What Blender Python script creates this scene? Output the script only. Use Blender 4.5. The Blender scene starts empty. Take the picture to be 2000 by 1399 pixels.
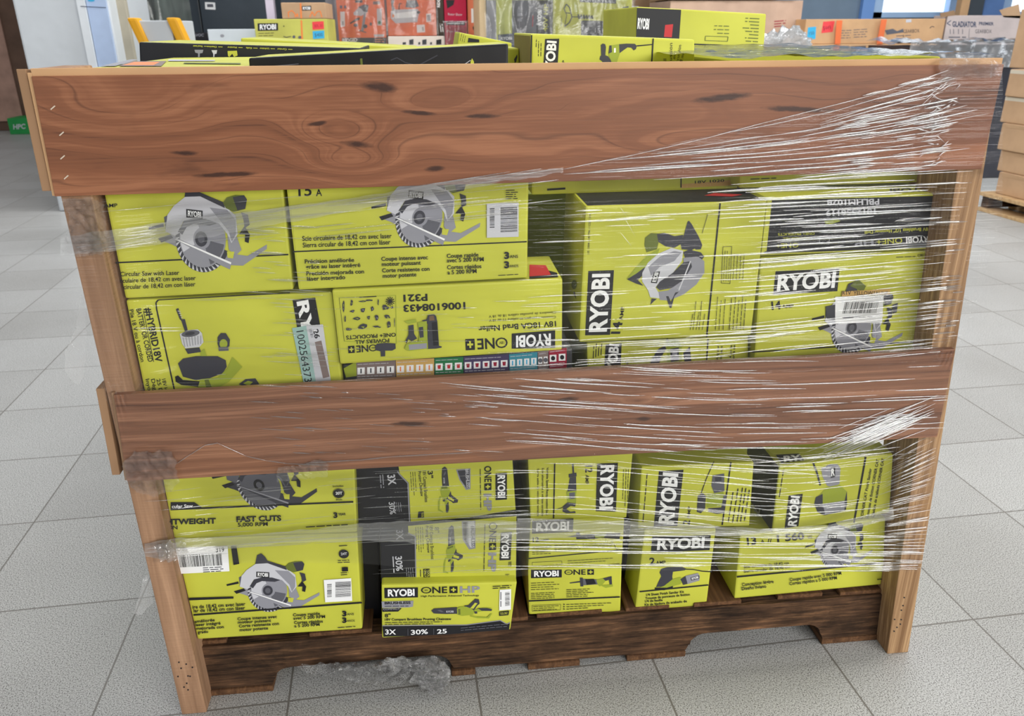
import bpy, bmesh, math, random
import numpy as np
from mathutils import Vector, Matrix, noise
random.seed(7)
SC = bpy.context.scene
COL = SC.collection
# ------------------------------------------------------------------ camera
F_PX = 1559.0
EYE = Vector((-0.0438, -1.0044, 1.0068))
RIGHT = Vector((0.99429609, -0.1065204, -0.00535647))
UP = Vector((0.04577213, 0.38081207, 0.92351886))
FWD = Vector((0.09633379, 0.91849637, -0.38351562))
cam = bpy.data.cameras.new('camera')
cam.sensor_width = 36.0
cam.lens = F_PX / 2000.0 * 36.0
cam.clip_start = 0.02
cam.dof.use_dof = True
cam.dof.focus_distance = 1.15
cam.dof.aperture_fstop = 11.0
cam_o = bpy.data.objects.new('camera', cam)
COL.objects.link(cam_o)
mw = Matrix((RIGHT, UP, -FWD)).transposed().to_4x4()
mw.translation = EYE
cam_o.matrix_world = mw
SC.camera = cam_o
# ------------------------------------------------------------------ world, lights, exposure
SC.view_settings.view_transform = 'Standard'
SC.view_settings.look = 'None'
SC.view_settings.exposure = 0.0
SC.view_settings.gamma = 1.0
SC.cycles.transparent_max_bounces = 40
wd = bpy.data.worlds.new('world')
SC.world = wd
wd.use_nodes = True
wd.node_tree.nodes['Background'].inputs[0].default_value = (0.90, 0.95, 1.0, 1)
wd.node_tree.nodes['Background'].inputs[1].default_value = 0.36


def area(name, loc, target, sx, sy, power, color=(1, 1, 1)):
    l = bpy.data.lights.new(name, 'AREA')
    l.shape = 'RECTANGLE'
    l.size, l.size_y, l.energy, l.color = sx, sy, power, color
    o = bpy.data.objects.new(name, l)
    COL.objects.link(o)
    o.location = loc
    o.rotation_euler = (Vector(target) - Vector(loc)).to_track_quat('-Z', 'Y').to_euler()
    return o


# daylight through the shop windows behind the photographer, ceiling lamps above
area('shop_window_light', (2.5, -3.9, 1.9), (0.3, 0.2, 0.6), 4.4, 1.5, 222, (1.0, 0.985, 0.95))
area('door_light', (-3.0, -4.4, 1.8), (0, 0.5, 0.4), 1.6, 2.2, 24, (0.93, 0.97, 1.0))
area('ceiling_lamp_light', (0.6, 0.2, 3.4), (0.6, 0.2, 0), 2.4, 0.5, 60, (1.0, 0.97, 0.92))
area('ceiling_lamp_light', (-1.0, 3.6, 3.4), (-1.0, 3.9, 0), 4.0, 0.6, 110, (0.96, 0.98, 1.0))
area('ceiling_lamp_light', (2.6, 3.8, 3.4), (2.6, 4.2, 0), 3.0, 0.6, 80, (0.95, 0.98, 1.0))
area('side_window_light', (6.5, 2.0, 2.0), (2.0, 1.5, 0.0), 3.0, 2.2, 130, (0.86, 0.93, 1.0))


# ------------------------------------------------------------------ helpers
def ray(px, py):
    return (FWD + RIGHT * ((px - 1000.0) / F_PX) + UP * ((699.5 - py) / F_PX))


def at(px, py, y):
    """point of the vertical plane at depth y seen at photo pixel px,py"""
    d = ray(px, py)
    return EYE + d * ((y - EYE.y) / d.y)


def lin(c, k=1.0):
    r = []
    for v in c[:3]:
        v /= 255.0
        r.append((v / 12.92 if v <= 0.04045 else ((v + 0.055) / 1.055) ** 2.4) * k)
    return (*r, 1.0)


class N:
    """small node builder"""
    def __init__(self, name):
        self.m = bpy.data.materials.new(name)
        self.m.use_nodes = True
        self.t = self.m.node_tree
        self.b = self.t.nodes['Principled BSDF']
        self.out = self.t.nodes['Material Output']

    def add(self, ty, **kw):
        n = self.t.nodes.new(ty)
        for k, v in kw.items():
            if k[0] == '_':
                n.inputs[k[1:].replace('__', ' ')].default_value = v
            else:
                setattr(n, k, v)
        return n

    def link(self, a, ao, b, bi):
        self.t.links.new(a.outputs[ao], b.inputs[bi])

    def ramp(self, stops):
        n = self.add('ShaderNodeValToRGB')
        e = n.color_ramp.elements
        while len(e) < len(stops):
            e.new(0.5)
        for i, (p, c) in enumerate(stops):
            e[i].position = p
            e[i].color = c
        return n

    def coords(self, scale, loc=(0, 0, 0), rot=(0, 0, 0), out='Object'):
        tc = self.add('ShaderNodeTexCoord')
        mp = self.add('ShaderNodeMapping')
        mp.inputs['Scale'].default_value = scale
        mp.inputs['Location'].default_value = loc
        mp.inputs['Rotation'].default_value = rot
        self.link(tc, out, mp, 0)
        return mp

    def bump(self, src, so, strength, dist):
        b = self.add('ShaderNodeBump')
        b.inputs['Strength'].default_value = strength
        b.inputs['Distance'].default_value = dist
        self.link(src, so, b, 'Height')
        self.link(b, 0, self.b, 'Normal')


MATS = {}


def flat(name, rgb, rough=0.5, spec=0.3, k=1.0):
    if name in MATS:
        return MATS[name]
    n = N(name)
    n.b.inputs['Base Color'].default_value = lin(rgb, k)
    n.b.inputs['Roughness'].default_value = rough
    n.b.inputs['Specular IOR Level'].default_value = spec
    MATS[name] = n.m
    return n.m


def board(name, rgb, rough=0.55, spec=0.35, var=0.10, k=1.0, dent=0.0015):
    """printed cardboard: faint mottling and soft dents"""
    if name in MATS:
        return MATS[name]
    n = N(name)
    mp = n.coords((7, 7, 7))
    nz = n.add('ShaderNodeTexNoise', _Scale=1.0, _Detail=4.0)
    n.link(mp, 0, nz, 0)
    a, b = lin(rgb, k * (1 - var)), lin(rgb, k * (1 + var))
    r = n.ramp([(0.3, a), (0.7, b)])
    n.link(nz, 0, r, 0)
    n.link(r, 0, n.b, 'Base Color')
    n.b.inputs['Roughness'].default_value = rough
    n.b.inputs['Specular IOR Level'].default_value = spec
    mp2 = n.coords((9, 9, 9))
    nz2 = n.add('ShaderNodeTexNoise', _Scale=1.0, _Detail=2.0)
    n.link(mp2, 0, nz2, 0)
    n.bump(nz2, 0, 0.5, dent * 4)
    MATS[name] = n.m
    return n.m


LIME = board('lime_carton', (191, 192, 65), 0.5, 0.35)
BLACK = board('black_carton', (27, 27, 32), 0.5, 0.35)
KRAFT = board('kraft_carton', (183, 150, 118), 0.8, 0.15)
KRAFTD = board('worn_kraft_carton', (150, 120, 92), 0.8, 0.15)
C = {
    'k': flat('ink_black', (30, 30, 34), 0.5),
    'w': flat('ink_white', (236, 236, 236), 0.5),
    'g1': flat('ink_pale_grey', (196, 196, 202), 0.5),
    'g2': flat('ink_grey', (142, 142, 150), 0.5),
    'g3': flat('ink_slate', (92, 92, 100), 0.5),
    'g4': flat('ink_charcoal', (58, 58, 66), 0.5),
    'l': flat('ink_lime', (193, 194, 67), 0.5),
    'ol': flat('ink_olive', (150, 162, 50), 0.5),
    'od': flat('ink_dark_olive', (98, 108, 44), 0.5),
    'r': flat('ink_red', (190, 44, 48), 0.5),
    'or': flat('ink_orange', (232, 130, 66), 0.5),
    'gr': flat('ink_green', (40, 118, 72), 0.5),
    'pu': flat('ink_violet', (72, 62, 96), 0.5),
    'te': flat('ink_teal', (58, 140, 158), 0.5),
    'tn': flat('ink_tan', (206, 166, 96), 0.6),
    'pk': flat('ink_grey_brown', (128, 112, 108), 0.6),
    'bl': flat('ink_cyan', (60, 168, 212), 0.6),
    'cr': flat('ink_coral', (226, 70, 74), 0.6),
    'pb': flat('ink_pale_blue', (150, 182, 176), 0.6),
    'db': flat('ink_denim', (66, 74, 96), 0.6),
    'br': flat('ink_brown', (112, 88, 66), 0.6),
    'dr': flat('ink_crimson', (150, 24, 52), 0.5),
}


def fin(bm, name, mats, parent=None, loc=None, smooth=False):
    """link a bmesh in world coordinates as one object whose origin is loc or its base"""
    me = bpy.data.meshes.new(name)
    if loc is None:
        xs = [v.co for v in bm.verts]
        loc = Vector(((min(v.x for v in xs) + max(v.x for v in xs)) / 2, (min(v.y for v in xs) + max(v.y for v in xs)) / 2, min(v.z for v in xs)))
    loc = Vector(loc)
    bmesh.ops.translate(bm, verts=bm.verts, vec=-loc)
    bm.to_mesh(me)
    bm.free()
    for m in (mats if isinstance(mats, (list, tuple)) else [mats]):
        me.materials.append(m)
    if smooth:
        me.polygons.foreach_set('use_smooth', [True] * len(me.polygons))
    o = bpy.data.objects.new(name, me)
    COL.objects.link(o)
    if parent is not None:
        o.parent = parent
        p = parent
        w = Vector((0, 0, 0))
        while p is not None:
            w = w + p.location
            p = p.parent
        o.location = loc - w
    else:
        o.location = loc
    return o


def tag(o, label, cat, group=None, kind=None):
    o['label'] = label
    o['category'] = cat
    if group:
        o['group'] = group
    if kind:
        o['kind'] = kind
    return o


def struct(o):
    o['kind'] = 'structure'
    return o


def empty(name, loc, label, cat, group=None):
    o = bpy.data.objects.new(name, None)
    o.empty_display_size = 0.05
    o.location = loc
    COL.objects.link(o)
    return tag(o, label, cat, group)


def add_hex(bm, c8, mi=(0,) * 6, bevel=0.0, seg=2):
    """c8: front TL,TR,BR,BL then back TL,TR,BR,BL; mi: front,back,top,bottom,left,right"""
    v = [bm.verts.new(p) for p in c8]
    fs = []
    for idx, m in zip(((3, 2, 1, 0), (4, 5, 6, 7), (0, 1, 5, 4), (7, 6, 2, 3), (7, 3, 0, 4), (2, 6, 5, 1)), mi):
        f = bm.faces.new([v[i] for i in idx])
        f.material_index = m
        fs.append(f)
    bmesh.ops.recalc_face_normals(bm, faces=fs)
    if bevel:
        es = list({e for f in fs for e in f.edges})
        bmesh.ops.bevel(bm, geom=es, offset=bevel, segments=seg, affect='EDGES', profile=0.6)


def add_box(bm, x0, x1, y0, y1, z0, z1, mi=0, bevel=0.0):
    add_hex(bm, [(x0, y0, z1), (x1, y0, z1), (x1, y0, z0), (x0, y0, z0), (x0, y1, z1), (x1, y1, z1), (x1, y1, z0), (x0, y1, z0)], (mi,) * 6, bevel)


def box(name, x0, x1, y0, y1, z0, z1, mat, parent=None, bevel=0.003):
    bm = bmesh.new()
    add_box(bm, x0, x1, y0, y1, z0, z1, 0, bevel)
    return fin(bm, name, mat, parent)


# ------------------------------------------------------------------ text outlines
_glyph = {}


def glyphs(s, bold):
    key = (s, bold)
    if key in _glyph:
        return _glyph[key]
    cu = bpy.data.curves.new('lettering', 'FONT')
    cu.body = s
    cu.size = 1.0
    cu.resolution_u = 3
    cu.offset = bold
    ob = bpy.data.objects.new('lettering', cu)
    COL.objects.link(ob)
    dg = bpy.context.evaluated_depsgraph_get()
    dg.update()
    ev = ob.evaluated_get(dg)
    me = ev.to_mesh()
    vs = [(v.co.x, v.co.y) for v in me.vertices]
    fs = [tuple(p.vertices) for p in me.polygons]
    ev.to_mesh_clear()
    bpy.data.objects.remove(ob)
    bpy.data.curves.remove(cu)
    _glyph[key] = (vs, fs)
    return _glyph[key]


CAPH = None


def blocks(bm):
    """separate blocks of print that stand well apart, each a bmesh of its own"""
    bm.verts.index_update()
    n = len(bm.verts)
    par = list(range(n))

    def root(i):
        while par[i] != i:
            par[i] = par[par[i]]
            i = par[i]
        return i
    for e in bm.edges:
        a, b = root(e.verts[0].index), root(e.verts[1].index)
        if a != b:
            par[max(a, b)] = min(a, b)
    ids = sorted({root(i) for i in range(n)})
    num = {r: k for k, r in enumerate(ids)}
    isl = np.array([num[root(i)] for i in range(n)])
    co = np.array([v.co[:] for v in bm.verts])
    k = len(ids)
    lo, hi = np.full((k, 3), np.inf), np.full((k, 3), -np.inf)
    np.minimum.at(lo, isl, co)
    np.maximum.at(hi, isl, co)
    size = (hi - lo).max(axis=1)
    gap = np.maximum(0.0, np.maximum(lo[:, None] - hi[None], lo[None] - hi[:, None]))
    near = np.sqrt((gap ** 2).sum(axis=2)) <= np.maximum(.0195, .49 * np.maximum(size[:, None], size[None]))
    grp = -np.ones(k, int)
    g = 0
    for i in range(k):
        if grp[i] < 0:
            todo = [i]
            grp[i] = g
            while todo:
                j = todo.pop()
                for m in np.nonzero(near[j] & (grp < 0))[0]:
                    grp[m] = g
                    todo.append(m)
            g += 1
    out = []
    for q in range(g):
        nb = bmesh.new()
        mp = {}
        for f in bm.faces:
            if grp[isl[f.verts[0].index]] == q:
                for v in f.verts:
                    if v.index not in mp:
                        mp[v.index] = nb.verts.new(v.co)
                nf = nb.faces.new([mp[v.index] for v in f.verts])
                nf.material_index = f.material_index
        out.append(nb)
    return out


class Face:
    """a planar printed face; artwork is laid out on it from photo measurements"""
    def __init__(self, root, o, n):
        self.root, self.o, self.n = root, Vector(o), Vector(n).normalized()
        self.k = 0
        self.parts = {}
        self.ox = self.oy = 0.0
        self.s = 1.0

    def crop(self, ox, oy, s):
        self.ox, self.oy, self.s = ox, oy, s
        return self

    def hit(self, x, y, lift=0.0):
        d = ray(self.ox + x * self.s, self.oy + y * self.s)
        o = self.o + self.n * lift
        return EYE + d * ((o - EYE).dot(self.n) / d.dot(self.n))

    def _b(self, part):
        if part not in self.parts:
            self.parts[part] = (bmesh.new(), [])
        return self.parts[part]

    def _m(self, mats, col):
        m = C[col]
        if m not in mats:
            mats.append(m)
        return mats.index(m)

    def lift(self):
        self.k += 1
        return 0.0005 + 0.00003 * self.k

    def poly(self, col, pts, part='picture_print'):
        bm, ms = self._b(part)
        h = self.lift()
        vs = [bm.verts.new(self.hit(x, y, h)) for x, y in pts]
        f = bm.faces.new(vs)
        f.normal_update()
        if f.normal.dot(self.n) < 0:
            f.normal_flip()
        f.material_index = self._m(ms, col)
        if len(pts) > 4:
            bmesh.ops.triangulate(bm, faces=[f])
        return self

    def line(self, col, p, q, w, part='picture_print'):
        dx, dy = q[0] - p[0], q[1] - p[1]
        L = math.hypot(dx, dy) or 1
        nx, ny = -dy / L * w / 2, dx / L * w / 2
        return self.poly(col, [(p[0] + nx, p[1] + ny), (q[0] + nx, q[1] + ny), (q[0] - nx, q[1] - ny), (p[0] - nx, p[1] - ny)], part)

    def path(self, col, pts, w, part='picture_print'):
        for a, b in zip(pts, pts[1:]):
            self.line(col, a, b, w, part)
        return self

    def disc(self, col, c, rx, ry=None, a0=0, a1=360, n=22, rot=0, part='picture_print'):
        ry = ry or rx
        r = math.radians(rot)
        pts = []
        for i in range(n + (0 if a1 - a0 >= 360 else 1)):
            a = math.radians(a0 + (a1 - a0) * i / n)
            x, y = rx * math.cos(a), ry * math.sin(a)
            pts.append((c[0] + x * math.cos(r) - y * math.sin(r), c[1] + x * math.sin(r) + y * math.cos(r)))
        return self.poly(col, pts, part)

    def text(self, s, p0, p1, h=None, col='k', bold=0.014, part='lettering', up=None):
        """ink of s runs from p0 to p1 along the baseline; h is the capital height"""
        global CAPH
        if CAPH is None:
            CAPH = max(v[1] for v in glyphs('H', 0)[0])
        vs, fs = glyphs(s, bold)
        if not vs:
            return self
        x0, x1 = min(v[0] for v in vs), max(v[0] for v in vs)
        dx, dy = p1[0] - p0[0], p1[1] - p0[1]
        L = math.hypot(dx, dy)
        if h is None:
            h = L / (x1 - x0) * CAPH
        ux, uy = (dy / L, -dx / L) if up is None else up
        bm, ms = self._b(part)
        mi = self._m(ms, col)
        l = self.lift()
        nv = []
        for x, y in vs:
            t = (x - x0) / (x1 - x0)
            nv.append(bm.verts.new(self.hit(p0[0] + dx * t + ux * y / CAPH * h, p0[1] + dy * t + uy * y / CAPH * h, l)))
        for f in fs:
            try:
                nf = bm.faces.new([nv[i] for i in f])
                nf.normal_update()
                if nf.normal.dot(self.n) < 0:
                    nf.normal_flip()
                nf.material_index = mi
            except ValueError:
                pass
        return self

    def logo(self, q, s='RYOBI', col='w', bg='k', part='logo', fill=0.80, hh=0.62, bold=0.035):
        """q: TL,TR,BR,BL in reading direction"""
        if bg:
            self.poly(bg, q, part)
        tl, tr, br, bl = q
        lw = (1 - fill) / 2
        lh = (1 - hh) / 2

        def mix(u, v):
            a = (tl[0] + (tr[0] - tl[0]) * u, tl[1] + (tr[1] - tl[1]) * u)
            b = (bl[0] + (br[0] - bl[0]) * u, bl[1] + (br[1] - bl[1]) * u)
            return (a[0] + (b[0] - a[0]) * v, a[1] + (b[1] - a[1]) * v)
        p0, p1, t0 = mix(lw, 1 - lh), mix(1 - lw, 1 - lh), mix(lw, lh)
        h = math.hypot(t0[0] - p0[0], t0[1] - p0[1])
        self.text(s, p0, p1, h, col, bold, part, ((t0[0] - p0[0]) / h, (t0[1] - p0[1]) / h))
        return self

    def bars(self, q, n=26, col='k', bg='w', part='barcode_print', seed=3, m=0.12):
        """bar code; bars stand across the direction TL->TR"""
        rnd = random.Random(seed)
        tl, tr, br, bl = q
        if bg:
            self.poly(bg, q, part)
        u = m

        def mix(u, v):
            a = (tl[0] + (tr[0] - tl[0]) * u, tl[1] + (tr[1] - tl[1]) * u)
            b = (bl[0] + (br[0] - bl[0]) * u, bl[1] + (br[1] - bl[1]) * u)
            return (a[0] + (b[0] - a[0]) * v, a[1] + (b[1] - a[1]) * v)
        st = (1 - 2 * m) / n
        k0 = self.k
        for i in range(n):
            w = st * rnd.choice((0.35, 0.5, 0.75))
            self.k = k0
            self.poly(col, [mix(u, m), mix(u + w, m), mix(u + w, 1 - m), mix(u, 1 - m)], part)
            u += st
        return self

    def greek(self, p0, p1, rows, lead, w, col='k', part='fine_print', seed=1, ragged=0.25):
        """lines too small to read: rows of short dashes; lead = offset between rows"""
        rnd = random.Random(seed)
        k0 = self.k
        for r in range(rows):
            a = (p0[0] + lead[0] * r, p0[1] + lead[1] * r)
            b = (p1[0] + lead[0] * r, p1[1] + lead[1] * r)
            L = math.hypot(b[0] - a[0], b[1] - a[1])
            e = 1 - rnd.random() * ragged
            t = 0
            while t < e - 0.02:
                l = min(e - t, rnd.uniform(2.5, 7) * w / L)
                self.k = k0
                self.line(col, (a[0] + (b[0] - a[0]) * t, a[1] + (b[1] - a[1]) * t), (a[0] + (b[0] - a[0]) * (t + l), a[1] + (b[1] - a[1]) * (t + l)), w * 0.62, part)
                t += l + 0.9 * w / L
        return self

    def done(self):
        for part, (bm, ms) in self.parts.items():
            for piece in blocks(bm):
                fin(piece, part, ms, self.root, self.root.location)
            bm.free()
        self.parts = {}


def carton(name, label, cat, quad, y0=0.045, depth=0.3, yaw=0.0, tilt=0.0, mats=None, group=None, crop=(0, 0, 1), bevel=0.003, dent=None):
    """box whose front face fills quad (TL,TR,BR,BL, measured in the crop) on a plane at depth y0
    mats: body[, front, top, left, right]"""
    mats = mats or [LIME]
    body = mats[0]
    order = [mats[i] if i < len(mats) and mats[i] else body for i in range(5)]
    n = Vector((math.sin(yaw) * math.cos(tilt), -math.cos(yaw) * math.cos(tilt), math.sin(tilt)))
    cx = sum(q[0] for q in quad) / 4 * crop[2] + crop[0]
    cy = sum(q[1] for q in quad) / 4 * crop[2] + crop[1]
    o = at(cx, cy, y0)
    fc = Face(None, o, n).crop(*crop)
    fr = [fc.hit(*q) for q in quad]
    bk = [p - n * depth for p in fr]
    bm = bmesh.new()
    uniq = []
    for m in order:
        if m not in uniq:
            uniq.append(m)
    ix = [uniq.index(m) for m in order]
    add_hex(bm, fr + bk, (ix[1], ix[0], ix[2], ix[0], ix[3], ix[4]), bevel)
    base = sum(fr + bk, Vector()) / 8
    base.z = min(p.z for p in fr + bk)
    ob = fin(bm, name, uniq, None, base)
    tag(ob, label, cat, group)
    fc.root = ob
    return fc


def affine(src, dst):
    (x1, y1), (x2, y2), (x3, y3) = src
    d = (x2 - x1) * (y3 - y1) - (x3 - x1) * (y2 - y1)
    r = []
    for k in (0, 1):
        a, b, c = dst[0][k], dst[1][k], dst[2][k]
        m = ((b - a) * (y3 - y1) - (c - a) * (y2 - y1)) / d
        n_ = ((c - a) * (x2 - x1) - (b - a) * (x3 - x1)) / d
        r.append((m, n_, a - m * x1 - n_ * y1))
    return lambda x, y: (r[0][0] * x + r[0][1] * y + r[0][2], r[1][0] * x + r[1][1] * y + r[1][2])


def saw(f, dst, src=((735, 680), (1245, 725), (1080, 820)), dark=False, plain=False):
    """circular saw picture drawn from patches of grey"""
    T = affine(src, dst)
    c1, c2, c3 = ('g3', 'g4', 'k') if dark else ('g1', 'g2', 'g4')

    def P(col, pts):
        f.poly(col, [T(*p) for p in pts])

    def ring(col, c, r, a0, a1, r2=0, n=18):
        o = [(c[0] + r * math.cos(math.radians(a0 + (a1 - a0) * i / n)), c[1] + r * math.sin(math.radians(a0 + (a1 - a0) * i / n))) for i in range(n + 1)]
        i_ = [(c[0] + r2 * math.cos(math.radians(a0 + (a1 - a0) * i / n)), c[1] + r2 * math.sin(math.radians(a0 + (a1 - a0) * i / n))) for i in range(n, -1, -1)] if r2 else []
        P(col, o + i_)
    P('k', [(735, 678), (800, 662), (803, 674), (738, 687)])
    P('g3', [(803, 640), (835, 625), (845, 690), (810, 690)])
    P(c2, [(776, 718), (840, 697), (1000, 752), (1160, 765), (1245, 722), (1244, 738), (1140, 800), (1000, 800), (835, 735)])
    P('k', [(776, 716), (830, 700), (842, 712), (790, 730)])
    ring('g4', (968, 712), 117, 20, 200)
    for i in range(15):
        a = math.radians(52 + i * 9.5)
        b = math.radians(57 + i * 9.5)
        P('g1', [(968 + 116 * math.cos(a), 712 + 116 * math.sin(a)), (968 + 116 * math.cos(b), 712 + 116 * math.sin(b)), (968 + 96 * math.cos(b + .05), 712 + 96 * math.sin(b + .05))])
    ring('g2' if not dark else 'g3', (968, 712), 100, 0, 360, 0, 28)
    ring(c1, (968, 712), 96, 150, 250, 40)
    ring('g3', (968, 712), 94, 10, 70, 34)
    P(c2, [(840, 712), (870, 716), (1090, 792), (1084, 815), (1040, 800)])
    P('w' if not dark else 'g2', [(846, 716), (870, 719), (1090, 790), (1088, 797)])
    P(c2, [(1075, 690), (1112, 690), (1135, 745), (1110, 765), (1080, 745)])
    P('l', [(1072, 752), (1104, 752), (1098, 776), (1074, 774)])
    P('k', [(1125, 690), (1150, 660), (1172, 690), (1166, 720), (1150, 715), (1152, 690)])
    P('g4', [(1135, 612), (1165, 620), (1172, 655), (1150, 668), (1146, 640)])
    P(c1, [(808, 690), (818, 632), (845, 600), (895, 566), (960, 560), (1060, 588), (1112, 625), (1120, 690), (1092, 722), (1074, 690), (1040, 655), (985, 640), (925, 640), (885, 652), (862, 690), (850, 705)])
    P(c2, [(1000, 600), (1075, 605), (1112, 640), (1112, 690), (1094, 718), (1080, 680), (1040, 640)])
    P('g4', [(866, 688), (888, 650), (928, 640), (985, 641), (1030, 655), (1000, 664), (930, 660), (900, 672), (880, 700)])
    P('g4', [(893, 566), (903, 518), (926, 508), (948, 528), (960, 548), (1062, 580), (1066, 600), (960, 562)])
    P('od' if not dark else 'k', [(1058, 582), (1075, 562), (1112, 552), (1150, 552), (1162, 566), (1154, 600), (1104, 612), (1070, 600)])
    P('g4', [(1100, 560), (1150, 552), (1162, 566), (1154, 600), (1120, 606)])
    ring(c3, (962, 712), 27, 0, 360, 0, 16)
    ring('g3', (962, 712), 15, 0, 360, 0, 12)
    if not plain:
        f.logo([T(899, 608), T(970, 612), T(970, 642), T(899, 638)], part='picture_print')


def one_plus(f, p0, p1, h, col='k', hp=False, plus_bg='l'):
    """ONE+ mark: ring, NE, plus sign in a box, along the baseline p0-p1; h capital height"""
    dx, dy = p1[0] - p0[0], p1[1] - p0[1]
    L = math.hypot(dx, dy)
    ex, ey = dx / L, dy / L
    ux, uy = ey, -ex

    def T(x, y):
        return (p0[0] + ex * x * L + ux * y * h, p0[1] + ey * x * L + uy * y * h)
    w = 0.62 if hp else 1.0
    if hp:
        f.text('HP', T(0.66, 0), T(1.0, 0), h, 'g2', 0.03, 'logo')
    f.text('O', T(0, -0.02), T(0.29 * w, -0.02), h * 1.02, col, 0.0, 'logo')
    f.text('18V', T(0.085 * w, 0.34), T(0.2 * w, 0.34), h * 0.28, col, 0.0, 'logo')
    f.text('NE', T(0.31 * w, 0), T(0.72 * w, 0), h, col, 0.02, 'logo')
    f.poly(col, [T(0.78 * w, 1.05), T(1.0 * w, 1.05), T(1.0 * w, -0.05), T(0.78 * w, -0.05)], 'logo')
    f.poly(plus_bg, [T(0.82 * w, 0.6), T(0.96 * w, 0.6), T(0.96 * w, 0.4), T(0.82 * w, 0.4)], 'logo')
    f.poly(plus_bg, [T(0.87 * w, 0.85), T(0.91 * w, 0.85), T(0.91 * w, 0.15), T(0.87 * w, 0.15)], 'logo')


# ------------------------------------------------------------------ wood, floor and film materials
def laminate(name, dark, mid, light, zfreq, seed, streak, knots=(), slits=(), line=0.5):
    """printed walnut: growth rings bent around knots, thin dark ring lines, pores, dark mineral slits"""
    n = N(name)

    def math(op, a=None, b=None, c=None):
        m = n.add('ShaderNodeMath', operation=op)
        for i, v in enumerate((a, b, c)):
            if v is None:
                continue
            if isinstance(v, (int, float)):
                m.inputs[i].default_value = v
            else:
                n.t.links.new(v, m.inputs[i])
        return m.outputs[0]
    tc = n.add('ShaderNodeTexCoord')
    sep = n.add('ShaderNodeSeparateXYZ')
    n.link(tc, 'Object', sep, 0)
    X, Z = sep.outputs['X'], sep.outputs['Z']

    def nz(sx, sz, det=3.0, rough=.55, off=0.0, dist=0.0):
        m = n.add('ShaderNodeMapping')
        m.inputs['Scale'].default_value = (sx, sx, sz)
        m.inputs['Location'].default_value = (seed + off, 0, seed * 1.7 + off)
        n.link(tc, 'Object', m, 0)
        t = n.add('ShaderNodeTexNoise', _Scale=1.0, _Detail=det, _Roughness=rough, _Distortion=dist)
        n.link(m, 0, t, 0)
        return t.outputs[0]
    warp = nz(3.0, 10.0, 2.5, .5)
    F = math('MULTIPLY_ADD', warp, streak, math('MULTIPLY', Z, zfreq))
    for (x0, z0, rx, rz, amp) in knots:
        dx = math('DIVIDE', math('SUBTRACT', X, x0), rx)
        dz = math('DIVIDE', math('SUBTRACT', Z, z0), rz)
        d2 = math('MULTIPLY_ADD', dx, dx, math('MULTIPLY', dz, dz))
        F = math('MULTIPLY_ADD', math('POWER', 2.718, math('MULTIPLY', d2, -1.0)), amp, F)
    cx = n.add('ShaderNodeCombineXYZ')
    n.t.links.new(math('MULTIPLY', X, 1.2), cx.inputs['X'])
    n.t.links.new(F, cx.inputs['Z'])
    rg = n.add('ShaderNodeTexNoise', _Scale=1.0, _Detail=4.0, _Roughness=0.55)
    n.link(cx, 0, rg, 0)
    fine = nz(10, 380, 3.0, .6)
    v = math('MULTIPLY_ADD', fine, 0.30, rg.outputs[0])
    r = n.ramp([(0.42, lin(dark, 1.5)), (0.54, lin(mid, .85)), (0.66, lin(mid)), (0.80, lin(light))])
    n.t.links.new(v, r.inputs[0])
    # thin ring lines of varying strength
    pp = math('PINGPONG', math('MULTIPLY', F, 1.35), 0.5)
    th = math('MULTIPLY', math('SUBTRACT', nz(4, 22, 2.0, .5, 5.0), .40), .30)
    ln = math('SUBTRACT', 1.0, math('DIVIDE', pp, math('MAXIMUM', th, .004)))
    ln = math('MULTIPLY', math('MAXIMUM', ln, 0.0), line)
    # slits with soft ragged edges
    sl = None
    rag = math('MULTIPLY_ADD', nz(60, 160, 3.0, .6, 9.0), 1.6, -.8)
    for (x0, z0, a, b, tilt) in slits:
        ux = math('SUBTRACT', X, x0)
        dx = math('DIVIDE', ux, a)
        dz = math('DIVIDE', math('MULTIPLY_ADD', ux, -tilt, math('SUBTRACT', Z, z0)), b)
        d2 = math('ADD', math('MULTIPLY_ADD', dx, dx, math('MULTIPLY', dz, dz)), rag)
        k = math('MAXIMUM', math('SUBTRACT', 1.1, d2), 0.0)
        sl = k if sl is None else math('MAXIMUM', sl, k)
    dk = ln if sl is None else math('MAXIMUM', ln, math('MINIMUM', sl, 0.9))
    # clouded brown patches
    cl = n.ramp([(0.60, (0, 0, 0, 1)), (0.78, (.6, .6, .6, 1))])
    n.t.links.new(nz(6, 26, 4.0, .6, 13.0, .4), cl.inputs[0])
    dk = math('MAXIMUM', dk, cl.outputs[0])
    mx = n.add('ShaderNodeMix', data_type='RGBA')
    n.t.links.new(dk, mx.inputs[0])
    n.link(r, 0, mx, 6)
    mx.inputs[7].default_value = lin(dark, 0.8)
    n.link(mx, 2, n.b, 'Base Color')
    n.b.inputs['Roughness'].default_value = 0.42
    n.b.inputs['Specular IOR Level'].default_value = 0.35
    b = n.add('ShaderNodeBump')
    b.inputs['Strength'].default_value = .12
    b.inputs['Distance'].default_value = .0006
    n.t.links.new(fine, b.inputs['Height'])
    n.link(b, 0, n.b, 'Normal')
    return n.m


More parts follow.
